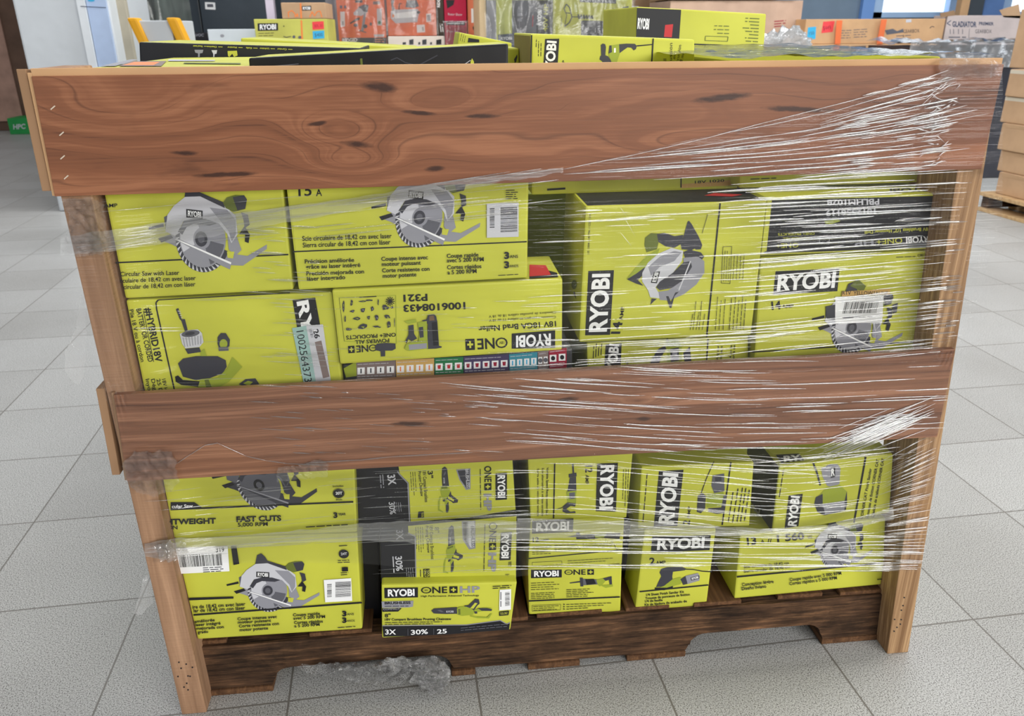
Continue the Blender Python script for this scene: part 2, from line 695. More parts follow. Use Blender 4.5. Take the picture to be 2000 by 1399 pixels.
def lumber(name, dark, light, scale, axis='Z', rough=0.7, bumpd=0.0008, mott=0.0, saw=False):
    n = N(name)
    sc = {'Z': (scale, scale, 3.0), 'X': (12.0, scale, scale), 'Y': (scale, 3.0, scale)}[axis]
    mp = n.coords(sc)
    nz = n.add('ShaderNodeTexNoise', _Scale=1.0, _Detail=5.0, _Roughness=0.62, _Distortion=0.25)
    n.link(mp, 0, nz, 0)
    r = n.ramp([(0.3, lin(dark)), (0.55, lin([(a + b) / 2 for a, b in zip(dark, light)])), (0.74, lin(light))])
    n.link(nz, 0, r, 0)
    if mott:
        mp2 = n.coords((9, 9, 16))
        n2 = n.add('ShaderNodeTexNoise', _Scale=1.0, _Detail=5.0, _Roughness=0.65)
        n.link(mp2, 0, n2, 0)
        r2 = n.ramp([(0.35, (1 - mott, 1 - mott, 1 - mott, 1)), (0.68, (1 + mott, 1 + mott * .8, 1 + mott * .6, 1))])
        n.link(n2, 0, r2, 0)
        mx = n.add('ShaderNodeMix', data_type='RGBA', blend_type='MULTIPLY')
        mx.inputs[0].default_value = 1.0
        n.link(r, 0, mx, 6)
        n.link(r2, 0, mx, 7)
        n.link(mx, 2, n.b, 'Base Color')
    else:
        n.link(r, 0, n.b, 'Base Color')
    n.b.inputs['Roughness'].default_value = rough
    n.b.inputs['Specular IOR Level'].default_value = 0.2
    if saw:
        m3 = n.coords((14, 14, 330))
        n3 = n.add('ShaderNodeTexNoise', _Scale=1.0, _Detail=2.0)
        n.link(m3, 0, n3, 0)
        n.bump(n3, 0, 0.7, .0012)
        return n.m
    n.bump(nz, 0, 0.6, bumpd)
    return n.m


LAM = laminate('walnut_laminate', (54, 30, 22), (127, 79, 53), (152, 100, 70), 30.0, 1.3, 3.2,
               [(-.245, .070, .05, .022, 2.6), (-.235, .035, .045, .014, 2.4), (-.13, .10, .06, .02, 1.8), (-.48, .095, .10, .035, 1.6), (.18, .05, .08, .02, 1.5)],
               [(-.426, .047, .018, .003, -.04), (-.385, .021, .040, .0035, .02), (-.195, .118, .024, .006, -.12), (-.225, .053, .020, .004, -.12), (-.150, .088, .022, .003, -.10),
                (-.075, .083, .022, .003, 0), (-.135, .022, .013, .004, .1), (-.27, .078, .012, .003, .12), (.32, .085, .05, .004, -.05), (.22, .10, .04, .005, .08)], .42)
LAM2 = laminate('striped_walnut_laminate', (66, 42, 32), (130, 89, 66), (160, 115, 88), 95.0, 4.1, 2.2,
                [(.12, .085, .03, .008, 1.5)], [(.02, .095, .016, .004, .05), (-.2, .07, .03, .004, -.05), (.13, .058, .012, .004, 0)], .35)
MDF = board('fibreboard_edge', (196, 156, 116), 0.8, 0.1)
MDFD = board('dull_fibreboard_edge', (150, 118, 90), 0.8, 0.1)
PINE = lumber('pine_lumber', (134, 101, 77), (192, 153, 121), 70.0, 'Z', saw=True)
PINER = lumber('grainy_pine_lumber', (118, 86, 58), (206, 170, 128), 150.0, 'Z')
PALW = lumber('old_pallet_wood', (40, 29, 23), (128, 96, 70), 190.0, 'X', 0.9, 0.005, 0.55)
PALE = lumber('pallet_board_end', (70, 48, 34), (128, 92, 62), 120.0, 'Y', 0.9, 0.002)
PALN = lumber('pale_pallet_wood', (176, 140, 100), (222, 192, 148), 40.0, 'X', 0.8, 0.001)
STEEL = flat('staple_steel', (205, 190, 170), 0.3, 0.8)


def floor_material():
    n = N('speckled_floor_tile')
    th, S, ox, oy = 0.0456, 0.305, -0.3034, 0.0234
    tc = n.add('ShaderNodeTexCoord')
    mp = n.add('ShaderNodeMapping')
    mp.inputs['Rotation'].default_value = (0, 0, -th)
    n.link(tc, 'Object', mp, 0)
    sep = n.add('ShaderNodeSeparateXYZ')
    n.link(mp, 0, sep, 0)
    ds = []
    for ax, off in (('X', ox), ('Y', oy)):
        s = n.add('ShaderNodeMath', operation='SUBTRACT')
        s.inputs[1].default_value = off
        n.link(sep, ax, s, 0)
        d = n.add('ShaderNodeMath', operation='DIVIDE')
        d.inputs[1].default_value = S
        n.link(s, 0, d, 0)
        p = n.add('ShaderNodeMath', operation='PINGPONG')
        p.inputs[1].default_value = 0.5
        n.link(d, 0, p, 0)
        ds.append((p, d))
    mn = n.add('ShaderNodeMath', operation='MINIMUM')
    n.link(ds[0][0], 0, mn, 0)
    n.link(ds[1][0], 0, mn, 1)
    gr = n.add('ShaderNodeMath', operation='LESS_THAN')
    gr.inputs[1].default_value = 0.0055
    n.link(mn, 0, gr, 0)
    # one shade per tile
    fl = []
    for p, d in ds:
        f = n.add('ShaderNodeMath', operation='FLOOR')
        n.link(d, 0, f, 0)
        fl.append(f)
    cv = n.add('ShaderNodeCombineXYZ')
    n.link(fl[0], 0, cv, 0)
    n.link(fl[1], 0, cv, 1)
    wn = n.add('ShaderNodeTexWhiteNoise')
    n.link(cv, 0, wn, 0)
    sp = n.add('ShaderNodeTexNoise', _Scale=460.0, _Detail=2.0, _Roughness=0.7)
    n.link(tc, 'Object', sp, 0)
    r = n.ramp([(0.37, lin((86, 84, 80))), (0.47, lin((172, 171, 169))), (0.68, lin((206, 206, 205)))])
    n.link(sp, 0, r, 0)
    big = n.add('ShaderNodeTexNoise', _Scale=2.2, _Detail=4.0)
    n.link(tc, 'Object', big, 0)
    add = n.add('ShaderNodeMath', operation='MULTIPLY_ADD')
    add.inputs[1].default_value = 0.35
    n.link(wn, 0, add, 0)
    n.link(big, 0, add, 2)
    r2 = n.ramp([(0.35, (0.86, 0.85, 0.83, 1)), (0.85, (1.06, 1.06, 1.05, 1))])
    n.link(add, 0, r2, 0)
    mm = n.add('ShaderNodeMix', data_type='RGBA', blend_type='MULTIPLY')
    mm.inputs[0].default_value = 1.0
    n.link(r, 0, mm, 6)
    n.link(r2, 0, mm, 7)
    mx = n.add('ShaderNodeMix', data_type='RGBA')
    n.link(gr, 0, mx, 0)
    n.link(mm, 2, mx, 6)
    mx.inputs[7].default_value = lin((118, 114, 108))
    n.link(mx, 2, n.b, 'Base Color')
    n.b.inputs['Roughness'].default_value = 0.42
    n.b.inputs['Specular IOR Level'].default_value = 0.4
    inv = n.add('ShaderNodeMath', operation='SUBTRACT')
    inv.inputs[0].default_value = 1.0
    n.link(gr, 0, inv, 1)
    n.bump(inv, 0, 0.6, 0.002)
    return n.m


def film_material(name, haze=0.05, gain=1.6, rough=0.12, bump=0.0, bscale=(3, 150), base=0.02, tint=(1, 1, 1), crumple=0.0):
    n = N(name)
    t = n.t
    t.nodes.remove(n.b)
    tr = n.add('ShaderNodeBsdfTransparent')
    tr.inputs[0].default_value = (*tint, 1)
    df = n.add('ShaderNodeBsdfDiffuse')
    df.inputs[0].default_value = (0.9, 0.9, 0.9, 1)
    tl = n.add('ShaderNodeBsdfTranslucent')
    tl.inputs[0].default_value = (0.9, 0.9, 0.9, 1)
    dm = n.add('ShaderNodeMixShader')
    dm.inputs[0].default_value = 0.4
    n.link(df, 0, dm, 1)
    n.link(tl, 0, dm, 2)
    m1 = n.add('ShaderNodeMixShader')
    m1.inputs[0].default_value = haze
    n.link(tr, 0, m1, 1)
    n.link(dm, 0, m1, 2)
    gl = n.add('ShaderNodeBsdfGlossy')
    gl.inputs['Roughness'].default_value = rough
    fr = n.add('ShaderNodeFresnel')
    fr.inputs[0].default_value = 1.45
    sc = n.add('ShaderNodeMath', operation='MULTIPLY_ADD')
    sc.use_clamp = True
    sc.inputs[1].default_value = gain
    sc.inputs[2].default_value = base
    n.link(fr, 0, sc, 0)
    m2 = n.add('ShaderNodeMixShader')
    n.link(sc, 0, m2, 0)
    n.link(m1, 0, m2, 1)
    n.link(gl, 0, m2, 2)
    n.link(m2, 0, n.out, 0)
    if bump or crumple:
        b = n.add('ShaderNodeBump')
        b.inputs['Strength'].default_value = 1.0
        b.inputs['Distance'].default_value = bump or crumple
        if bump:
            mp = n.coords((bscale[0], bscale[1], 1), out='UV')
            nz = n.add('ShaderNodeTexNoise', _Scale=1.0, _Detail=3.0, _Roughness=0.6, _Distortion=0.15)
        else:
            mp = n.coords((bscale[0],) * 3)
            nz = n.add('ShaderNodeTexNoise', _Scale=1.0, _Detail=5.0, _Roughness=0.7, _Distortion=0.8)
        n.link(mp, 0, nz, 0)
        n.link(nz, 0, b, 'Height')
        n.link(b, 0, gl, 'Normal')
        n.link(b, 0, fr, 'Normal')
    return n.m


FILM = film_material('stretch_film', 0.012, 0.5, 0.08, 0.0018, (2.2, 150), 0.0)
FOLD = film_material('stretch_film_fold', 0.05, 2.6, 0.10, 0, base=0.22)
ROPE = film_material('twisted_film', 0.16, 1.6, 0.16, 0.003, (4, 200), 0.03)
CRUMP = film_material('crumpled_film', 0.07, 0.9, 0.08, 0, (60, 1), 0.0, crumple=0.006)

# ------------------------------------------------------------------ room
bm = bmesh.new()
add_box(bm, -9, 13, -6, 9.2, -0.1, 0.0)
fl = struct(fin(bm, 'floor', floor_material(), None, (0, 0, 0)))
WALL = board('blue_grey_wall_paint', (122, 140, 158), 0.7, 0.2, 0.04)
WALLD = board('dark_wall_paint', (92, 98, 106), 0.7, 0.2, 0.04)
bm = bmesh.new()
add_box(bm, -9, 1.2, 9.0, 9.2, 0, 3.6)
struct(fin(bm, 'wall_back', WALLD))


def wx(px, Y):
    return at(px, 20, Y).x


def wz(py, Y, px=1000):
    return at(px, py, Y).z


# wall with shop windows on the right, set nearer than the back wall
YW = 7.4
wins = [(wx(1702, YW), wx(1868, YW)), (wx(1952, YW), wx(2120, YW))]
zs = wz(38, YW)
bm = bmesh.new()
xa, xb = 1.2, 13.0
add_box(bm, xa, xb, YW, YW + 0.15, 0, zs)
add_box(bm, xa, xb, YW, YW + 0.15, 2.9, 3.6)
e = xa
for a, b in wins:
    add_box(bm, e, a, YW, YW + 0.15, zs, 2.9)
    e = b
add_box(bm, e, xb, YW, YW + 0.15, zs, 2.9)
struct(fin(bm, 'wall_right', WALL))
WINL = N('bright_daylight')
WINL.b.inputs['Base Color'].default_value = (0.8, 0.85, 0.9, 1)
WINL.b.inputs['Emission Color'].default_value = (0.86, 0.93, 1, 1)
WINL.b.inputs['Emission Strength'].default_value = 1.15
FRAMEB = flat('blue_white_frame', (176, 206, 240), 0.4)
FRAMEJ = flat('blue_jamb', (118, 160, 222), 0.5)
for i, (a, b) in enumerate(wins):
    w = box('window_%d' % (i + 1), a, b, YW + 0.06, YW + 0.08, zs, 2.9, WINL.m, None, 0)
    struct(w)
    bm = bmesh.new()
    add_box(bm, a, a + 0.10, YW - 0.03, YW + 0.06, zs, 2.9)
    add_box(bm, b - 0.10, b, YW - 0.03, YW + 0.06, zs, 2.9)
    add_box(bm, a, b, YW - 0.03, YW + 0.06, zs, zs + 0.05)
    fin(bm, 'window_frame', FRAMEB, w)
    box('window_jamb', a - 0.13, a - 0.005, YW - 0.06, YW - 0.002, zs - 0.4, 2.9, FRAMEJ, w)

# ------------------------------------------------------------------ the crate on its pallet
crate = empty('pallet_crate', (0.11, 0.5, 0), 'wooden pallet crate with two walnut laminate boards across its front, holding lime tool cartons', 'crate')


def hexa(name, c8, mat, parent, bevel=0.002):
    bm = bmesh.new()
    add_hex(bm, [Vector(p) for p in c8], (0,) * 6, bevel)
    return fin(bm, name, mat, parent)


def slab(x0b, x1b, x0t, x1t, y0, y1, z0, z1):
    return [(x0t, y0, z1), (x1t, y0, z1), (x1b, y0, z0), (x0b, y0, z0), (x0t, y1, z1), (x1t, y1, z1), (x1b, y1, z0), (x0b, y1, z0)]


lp = hexa('post', slab(-.4690, -.4306, -.4800, -.4458, 0, .089, 0, .966), PINE, crate)
rp = hexa('post', slab(.7112, .7500, .6480, .6860, 0, .089, 0, .964), PINER, crate)
hexa('post', slab(-.469, -.431, -.478, -.438, .911, 1.0, 0, .895), PINE, crate)
hexa('post', slab(.711, .750, .650, .688, .911, 1.0, 0, .895), PINE, crate)


def plank(face, mat, ytop=-.010):
    """face: TL,TR,BR,BL (x,z) of the printed face; tongues left and top"""
    (a, b, c, d) = face
    o = hexa('plank', [(a[0], -.010, a[1]), (b[0], -.010, b[1]), (c[0], -.010, c[1]), (d[0], -.010, d[1]),
                       (a[0], -.0005, a[1]), (b[0], -.0005, b[1]), (c[0], -.0005, c[1]), (d[0], -.0005, d[1])], mat, crate, 0.0008)
    return o


upl = plank([(-.4769, .9585), (.6835, .9600), (.6838, .8300), (-.4805, .8246)], LAM)
lpl = plank([(-.4630, .5650), (.7035, .5735), (.7062, .4300), (-.4700, .4345)], LAM2)
hexa('tongue', [(-.478, -.0062, .9665), (.683, -.0062, .9672), (.6832, -.0062, .9597), (-.477, -.0062, .9582),
                (-.478, -.0008, .9665), (.683, -.0008, .9672), (.6832, -.0008, .9597), (-.477, -.0008, .9582)], MDF, upl, 0.0006)['label'] = 'pale fibreboard tongue along the top edge'
hexa('tongue', [(-.4822, -.0062, .962), (-.4771, -.0062, .962), (-.4807, -.0062, .8246), (-.4848, -.0062, .8246),
                (-.4822, -.0008, .962), (-.4771, -.0008, .962), (-.4807, -.0008, .8246), (-.4848, -.0008, .8246)], MDF, upl, 0.0006)['label'] = 'pale fibreboard tongue along the left end'
hexa('tongue', [(-.4672, -.0062, .567), (-.4632, -.0062, .567), (-.4702, -.0062, .4345), (-.4742, -.0062, .4345),
                (-.4672, -.0008, .567), (-.4632, -.0008, .567), (-.4702, -.0008, .4345), (-.4742, -.0008, .4345)], MDFD, lpl, 0.0006)
# boards down the two sides and across the back
for (x, z0, z1, dx, m) in ((-.4945, .8300, .9660, -.002, MDFD), (-.4865, .4420, .5720, -.004, MDFD)):
    dz = .07 if z0 > .8 else 0
    q = slab(x + dx, x + dx + .0105, x, x + .0105, -.003, 1.0, z0, z1)
    q = q[:4] + [(a, b, c - dz) for a, b, c in q[4:]]
    hexa('side_plank', q, m, crate, 0.001)
for (x0, x1, z0, z1) in ((.688, .701, .83, .962), (.706, .7205, .43, .57)):
    hexa('side_plank', slab(x1 + .004, x1 + .014, x0 + .014, x0 + .024, .092, 1.0, z0 - (.06 if z0 > .8 else 0), z1 - (.06 if z0 > .8 else 0)), LAM, crate, 0.001)
for z0 in (.435, .76):
    box('back_plank', -.47, .69, 1.001, 1.011, z0, z0 + .133, LAM, crate, 0.001)


def decal(name, parent, o, nrm, fn, crop=(0, 0, 1)):
    f = Face(parent, o, nrm).crop(*crop)
    f.root = parent
    fn(f)
    for part, (b, ms) in f.parts.items():
        fin(b, name, ms, parent)


for (x, y) in ((103, 211), (120, 262), (122, 308), (129, 347)):
    bm = bmesh.new()
    p, q = at(x - 4, y + 3, -.0112), at(x + 4, y - 4, -.0112)
    t = (q - p).normalized()
    s = Vector((t.z, 0, -t.x)) * .0006
    for zz in (0,):
        c = [p + s, q + s, q - s, p - s]
        add_hex(bm, c + [v + Vector((0, .0011, 0)) for v in c])
    fin(bm, 'staple', STEEL, upl)

bm = bmesh.new()


def holes(pts, crop):
    f = Face(None, (0, 0, 0), (0, -1, 0)).crop(*crop)
    for i, p in enumerate(pts):
        f.k = 0
        f.disc('k', p, 4.6, 4.6, n=8, part='h')
    return f.parts['h'][0]


fin(holes([(475, 1105), (487, 1138), (515, 1115), (549, 1133), (470, 1183), (525, 1180), (536, 1182), (518, 1220), (503, 1241), (525, 1256)], (180, 900, .3567)), 'nail_hole_marking', C['k'], lp)
fin(holes([(1175, 997), (1168, 1045), (1158, 1072), (1118, 1127), (1157, 1128), (1152, 1155), (1132, 1174), (1115, 1197)], (1380, 840, .3287)), 'nail_hole_marking', C['k'], rp)
bm.free()

# pallet: notched stringers, deck boards, bottom boards


def stringer(y0, y1):
    rnd = random.Random(int(y0 * 1000))
    low, top, nz = .012, .0985, .0455

    def notch(a, b):
        pts = [(a, low), (a + .004, low + .010)]
        for i in range(6):
            t = math.radians(90 * i / 5)
            pts.append((a + .006 + .030 * (1 - math.cos(t)), low + .012 + (nz - low - .012) * math.sin(t)))
        for i in range(6):
            t = math.radians(90 - 90 * i / 5)
            pts.append((b - .006 - .030 * (1 - math.cos(t)), low + .012 + (nz - low - .012) * math.sin(t)))
        return pts + [(b - .004, low + .010), (b, low)]
    out = [(-.452, top), (-.452, low)] + notch(-.333, -.035) + [(.09, low), (.2, low)] + notch(.364, .610) + [(.712, low), (.712, top)]
    n_ = 40
    out += [(.712 - (1.164) * i / n_, top + rnd.uniform(-.0012, .0012)) for i in range(1, n_)]
    bm = bmesh.new()
    f = [bm.verts.new((x, y0 + rnd.uniform(0, .0015), z)) for x, z in out]
    b = [bm.verts.new((x, y1, z)) for x, z in out]
    f1, f2 = bm.faces.new(f), bm.faces.new(b)
    for i in range(len(out)):
        j = (i + 1) % len(out)
        bm.faces.new((f[i], f[j], b[j], b[i]))
    bmesh.ops.recalc_face_normals(bm, faces=bm.faces)
    bmesh.ops.triangulate(bm, faces=[f1, f2])
    return fin(bm, 'stringer', PALW, crate)


for y in (.036, .48, .93):
    stringer(y, y + .038)
for a, b in ((-.452, -.395), (-.265, -.165), (-.115, -.02), (.03, .09), (.105, .215), (.255, .33), (.372, .455), (.52, .60), (.63, .712)):
    box('deck_board', a, b, .040 + random.uniform(0, .006), .97, .0990, .1065, PALE, crate, 0.0015)
for a, b in ((-.449, -.332), (-.04, .0), (.089, .178), (.26, .363), (.609, .712)):
    box('bottom_board', a, b, .032 + random.uniform(0, .003), .97, 0.0005, .0115, PALE, crate, 0.0015)

# ------------------------------------------------------------------ cartons in the crate
K5, K6, K7, K8 = (100, 350, .3217), (560, 350, .3217), (1060, 350, .2859), (1440, 330, .2859)
L1, L2, L3, L4 = (180, 900, .3567), (680, 900, .2716), (1000, 860, .2859), (1380, 840, .3287)
ONE = (0, 0, 1)
UPPER = 'tool cartons behind the upper gap of the crate'
LOWER = 'tool cartons behind the lower gap of the crate'
TOPG = 'cartons lying on top of the crate load'

# upper left: saw with laser
f = carton('tool_carton', 'lime circular saw carton with laser wording, tucked behind a pine post under the top board', 'carton',
           [(178, 256), (541, 250), (573, 566.5), (245, 583.7)], .022, .42, group=UPPER)
f.crop(*K5)
f.line('k', (392, 508), (1440, 458), 9)
saw(f, [(590, 296), (1310, 402), (1080, 557)])
f.text('AMP', (322, 172), (402, 170), 22)
f.text('Circular Saw with Laser', (420, 590), (778, 581), 26)
f.text('rculaire de 18,42 cm avec laser', (420, 630), (878, 613), 26)
f.text('circular de 18,42 cm con láser', (440, 669), (876, 650), 26)
f.done()
# second saw carton
f = carton('tool_carton', 'lime circular saw carton with French text and white barcode, standing on the upside-down nailer carton', 'carton',
           [(545, 252), (1034, 246), (1030, 543), (583, 567)], .018, .42, group=UPPER)
f.crop(*K6)
f.text('15', (72, 104), (152, 100), 66)
f.text('A', (178, 103), (215, 101), 40)
f.line('k', (38, 441), (1458, 380), 8)
saw(f, [(565, 238), (1175, 270), (942, 412)], ((780, 722), (1245, 725), (1080, 822)))
f.text('Scie circulaire de 18,42 cm avec laser', (95, 375), (638, 358), 28)
f.text('Sierra circular de 18,42 cm con láser', (98, 415), (630, 396), 28)
for s, p, q in (('Précision améliorée', (110, 512), (410, 502)), ('grâce au laser intégré', (116, 545), (448, 533)), ('Precisión mejorada con', (120, 585), (470, 572)), ('láser integrado', (124, 618), (356, 607)),
                ('Coupe intense avec', (575, 497), (858, 486)), ('moteur puissant', (578, 529), (815, 519)), ('Corte resistente con', (580, 567), (868, 556)), ('motor potente', (584, 600), (788, 590)),
                ('Coupe rapide', (973, 479), (1165, 470)), ('avec 5 200 RPM', (973, 506), (1197, 498)), ('Cortes rápidos', (975, 548), (1183, 540)), ('a 5 200 RPM', (977, 579), (1154, 570))):
    f.text(s, p, q, 24, bold=.02)
for y in (483, 540):
    f.text('3', (1322, y), (1352, y - 1), 38, bold=.05)
f.text('ANS', (1354, 480), (1405, 478), 18)
f.text('ANOS', (1354, 537), (1407, 535), 16)
f.greek((1285, 585), (1410, 578), 1, (0, 10), 7)
f.poly('g1', [(1215, 150), (1408, 142), (1408, 350), (1215, 356)], 'barcode_print')
f.bars([(1296, 170), (1296, 330), (1402, 325), (1402, 165)], 26, 'k', None, seed=5, m=.02)
f.bars([(1232, 175), (1232, 300), (1262, 299), (1262, 173)], 18, 'k', None, seed=6, m=.02)
f.greek((1330, 68), (1405, 66), 5, (0, 13), 8, seed=2)
f.done()

# hybrid drill carton
f = carton('tool_carton', 'lime right-angle drill carton with a grey numbered sticker along one edge', 'carton',
           [(245.5, 586.4), (649, 570.5), (680, 858), (303, 866)], .024, .42, group=UPPER)
f.crop(*K5)
f.path('k', [(750, 1290), (640, 790), (636, 750), (650, 734)], 9)
f.line('k', (650, 734), (1450, 690), 6)
f.text('#HYBRID18V', (566, 785), (635, 1115), 40, bold=.03)
f.line('k', (560, 800), (622, 1110), 4)
f.text('BATTERY OR CORDED', (516, 790), (590, 1112), 29, bold=.02)
f.text('Pile 18 V ou à cordon', (474, 795), (545, 1112), 24)
for i, s in enumerate(('18V Hybrid Angle Drill', '25 Drill Settings', 'Dégor et forage', 'Inyour y taladro')):
    f.text(s, (672 - 33 * i, 1216), (672 - 33 * i + 60, 1216 + 270), 22)
f.poly('k', [(1465, 733), (1603, 720), (1642, 935), (1500, 945)], 'logo')
f.text('RYOBI', (1492, 745), (1578, 1190), 66, 'w', .035, 'logo')
# right-angle drill picture
f.poly('g4', [(757, 790), (772, 783), (792, 850), (812, 850), (832, 930), (815, 935), (790, 860), (780, 850)])
for i in range(4):
    f.line('g1', (768 + i * 7, 800 + i * 14), (785 + i * 4, 805 + i * 12), 4)
f.poly('g1', [(780, 940), (830, 918), (890, 912), (915, 935), (925, 990), (900, 1020), (815, 1028), (795, 1000)])
f.disc('g3', (846, 938), 56, 20, rot=-8)
f.disc('g4', (842, 938), 30, 11, rot=-8)
for i in range(7):
    f.line('g2', (800 + i * 18, 962 - i * 2), (812 + i * 16, 1020 - i * 3), 5)
f.poly('g4', [(812, 1030), (900, 1022), (910, 1050), (830, 1062)])
f.poly('ol', [(905, 1050), (930, 1030), (950, 1095), (915, 1100)])
f.poly('g4', [(770, 1120), (800, 1090), (880, 1075), (1010, 1075), (1060, 1100), (1066, 1140), (1040, 1180), (960, 1210), (880, 1222), (800, 1200)])
f.poly('k', [(752, 1200), (770, 1192), (800, 1220), (900, 1228), (900, 1262), (790, 1250), (756, 1230)])
f.poly('ol', [(905, 1215), (1010, 1205), (1070, 1150), (1100, 1080), (1160, 1140), (1080, 1230), (960, 1300), (880, 1300)])
f.poly('od', [(930, 1220), (955, 1216), (990, 1300), (950, 1300)])
f.poly('g4', [(1010, 1000), (1010, 960), (1030, 935), (1060, 935), (1085, 975), (1082, 1015), (1050, 1035), (1020, 1030)])
f.disc('ol', (1046, 1000), 24, 28)
f.poly('g3', [(1015, 1020), (1075, 1018), (1078, 1042), (1018, 1045)])
f.poly('g4', [(1140, 1245), (1180, 1215), (1240, 1210), (1275, 1262), (1200, 1275)])
f.poly('ol', [(1165, 1240), (1195, 1225), (1225, 1232), (1200, 1255)])
# sticker
f.poly('pb', [(1462, 905), (1548, 890), (1610, 1240), (1535, 1250)], 'sticker_print')
f.text('1002564373', (1488, 925), (1540, 1235), 44, 'k', 0, 'sticker_print')
f.poly('g1', [(1548, 890), (1650, 882), (1700, 1240), (1610, 1245)], 'sticker_print')
f.poly('pk', [(1600, 990), (1640, 980), (1690, 1200), (1650, 1210)], 'sticker_print')
f.text('26', (1590, 915), (1602, 970), 30, 'k', .03, 'sticker_print')
f.bars([(1560, 905), (1578, 975), (1600, 970), (1582, 900)], 9, 'g3', None, seed=8, part='sticker_print')
f.poly('k', [(1535, 1240), (1615, 1236), (1620, 1262), (1540, 1266)], 'logo')
f.done()

# tool kit carton with coloured strips
f = carton('tool_carton', 'dark charcoal carton with a row of many-coloured picture panels, under the nailer carton', 'carton',
           [(669, 713), (1118, 681), (1118, 826), (690, 850)], .038, .38, mats=[board('charcoal_carton', (52, 52, 56), .5, .35)], group=UPPER)
f.crop(*K6)
f.poly('ol', [(345, 1150), (425, 1105), (430, 1195), (360, 1205)])
strip = [('pk', 422, 660, 1110, 1098, 4, 'g4'), ('tn', 662, 895, 1098, 1086, 4, 'or'), ('gr', 897, 1072, 1085, 1077, 3, 'r'), ('pu', 1074, 1348, 1077, 1062, 5, 'dr'),
         ('te', 1350, 1522, 1062, 1048, 4, 'bl'), ('pk', 1524, 1588, 1046, 1040, 2, 'g3'), ('dr', 1590, 1700, 1034, 1022, 2, 'k')]
for col, x0, x1, y0, y1, n_, ic in strip:
    f.poly(col, [(x0, y0 + 2), (x1, y1 + 2), (x1, y1 + 128), (x0 + 4, y0 + 125)], 'panel_print')
    w = (x1 - x0) / n_
    for i in range(n_):
        a = x0 + w * (i + .12)
        b = x0 + w * (i + .86)
        ya = y0 + (y1 - y0) * (i + .5) / n_ + 36
        hgt = 42
        f.poly('w', [(a, ya + 1), (b, ya - 1), (b, ya + hgt - 1), (a, ya + hgt + 1)], 'panel_print')
        m = (a + b) / 2
        if n_ in (4,):
            f.poly(ic, [(m - 4, ya + 7), (m + 4, ya + 7), (m + 4, ya + hgt - 7), (m - 4, ya + hgt - 7)], 'panel_print')
        elif n_ == 2:
            f.disc(ic, (m, ya + hgt / 2), 13, 14, n=12, part='panel_print')
        else:
            f.poly(ic, [(m - 11, ya + 10), (m + 11, ya + 9), (m + 8, ya + hgt - 9), (m - 8, ya + hgt - 9)], 'panel_print')
    f.greek((x0 + 8, y0 + 90), (x1 - 8, y1 + 92), 2, (0, 16), 6, 'g1', 'panel_print', 4)
    f.greek((x0 + 8, y0 + 16), (x1 - 8, y1 + 17), 1, (0, 12), 5, 'g1', 'panel_print', 5)
f.done()

# brad nailer carton, upside down
f = carton('tool_carton', 'lime brad nailer carton turned upside down, with a framed chart of small tools', 'carton',
           [(648, 567), (1099, 545), (1098, 684), (664, 712)], .014, .12, group=UPPER)
f.crop(*K6)
f.logo([(1630, 1026), (1366, 1030), (1366, 938), (1630, 918)])
one_plus(f, (1340, 962), (1084, 975), -0.001 if False else 62)
f.text('18V 18GA Brad Nailer', (1634, 862), (1164, 896), 32, bold=.02)
f.text('Cloueuse à parquet de calibre 15 de 18 V', (1634, 830), (1228, 852), 15, bold=.0)
f.text('Clavadora de puntillas calibre 18 de 18 V', (1634, 802), (1228, 828), 15, bold=.0)
f.text('1006108433', (1084, 748), (708, 766), 40, bold=.03)
f.text('P321', (854, 698), (708, 704), 40, bold=.03)
f.path('ol', [(318, 722), (662, 706), (666, 1000), (350, 985)], 3)
f.line('k', (350, 985), (318, 722), 2)
f.line('k', (440, 718), (545, 712), 6)
f.text('ONE+ PRODUCTS', (662, 934), (360, 952), 22, bold=.02)
f.text('POWERS ALL', (622, 968), (414, 980), 22, bold=.02)
one_plus(f, (548, 1004), (372, 1016), 40)
f.poly('g4', [(548, 1000), (600, 994), (660, 998), (662, 1030), (640, 1042), (598, 1042), (598, 1076), (572, 1078), (570, 1046), (540, 1040), (535, 1020)])
# chart of small tools (simple marks)
rnd = random.Random(11)
for (x, y, w, h) in ((345, 770, 18, 90), (395, 755, 22, 44), (460, 745, 80, 16), (500, 740, 60, 12), (556, 755, 10, 56), (400, 803, 40, 20), (462, 796, 44, 34), (520, 790, 26, 44), (598, 784, 52, 40), (425, 848, 76, 26),
                     (498, 843, 22, 30), (548, 845, 32, 40), (612, 840, 48, 32), (380, 912, 60, 20), (460, 900, 76, 44), (548, 902, 64, 18), (620, 890, 30, 48), (355, 850, 10, 50), (655, 880, 6, 70), (640, 785, 20, 20)):
    pts = []
    for i in range(9):
        a = 2 * math.pi * i / 9
        r = rnd.uniform(.5, 1)
        pts.append((x + w / 2 * r * math.cos(a), y + h / 2 * r * math.sin(a) - (x - 345) * .02))
    f.poly('g4', pts)
    f.poly('g2' if rnd.random() < .5 else 'ol', [(x - w * .12, y - h * .12), (x + w * .16, y - h * .1), (x + w * .1, y + h * .14)])
for i in range(6):
    a = math.pi * i / 6
    f.line('k', (628 - 28 * math.cos(a), 742 - 28 * math.sin(a)), (628 + 28 * math.cos(a), 742 + 28 * math.sin(a)), 5)
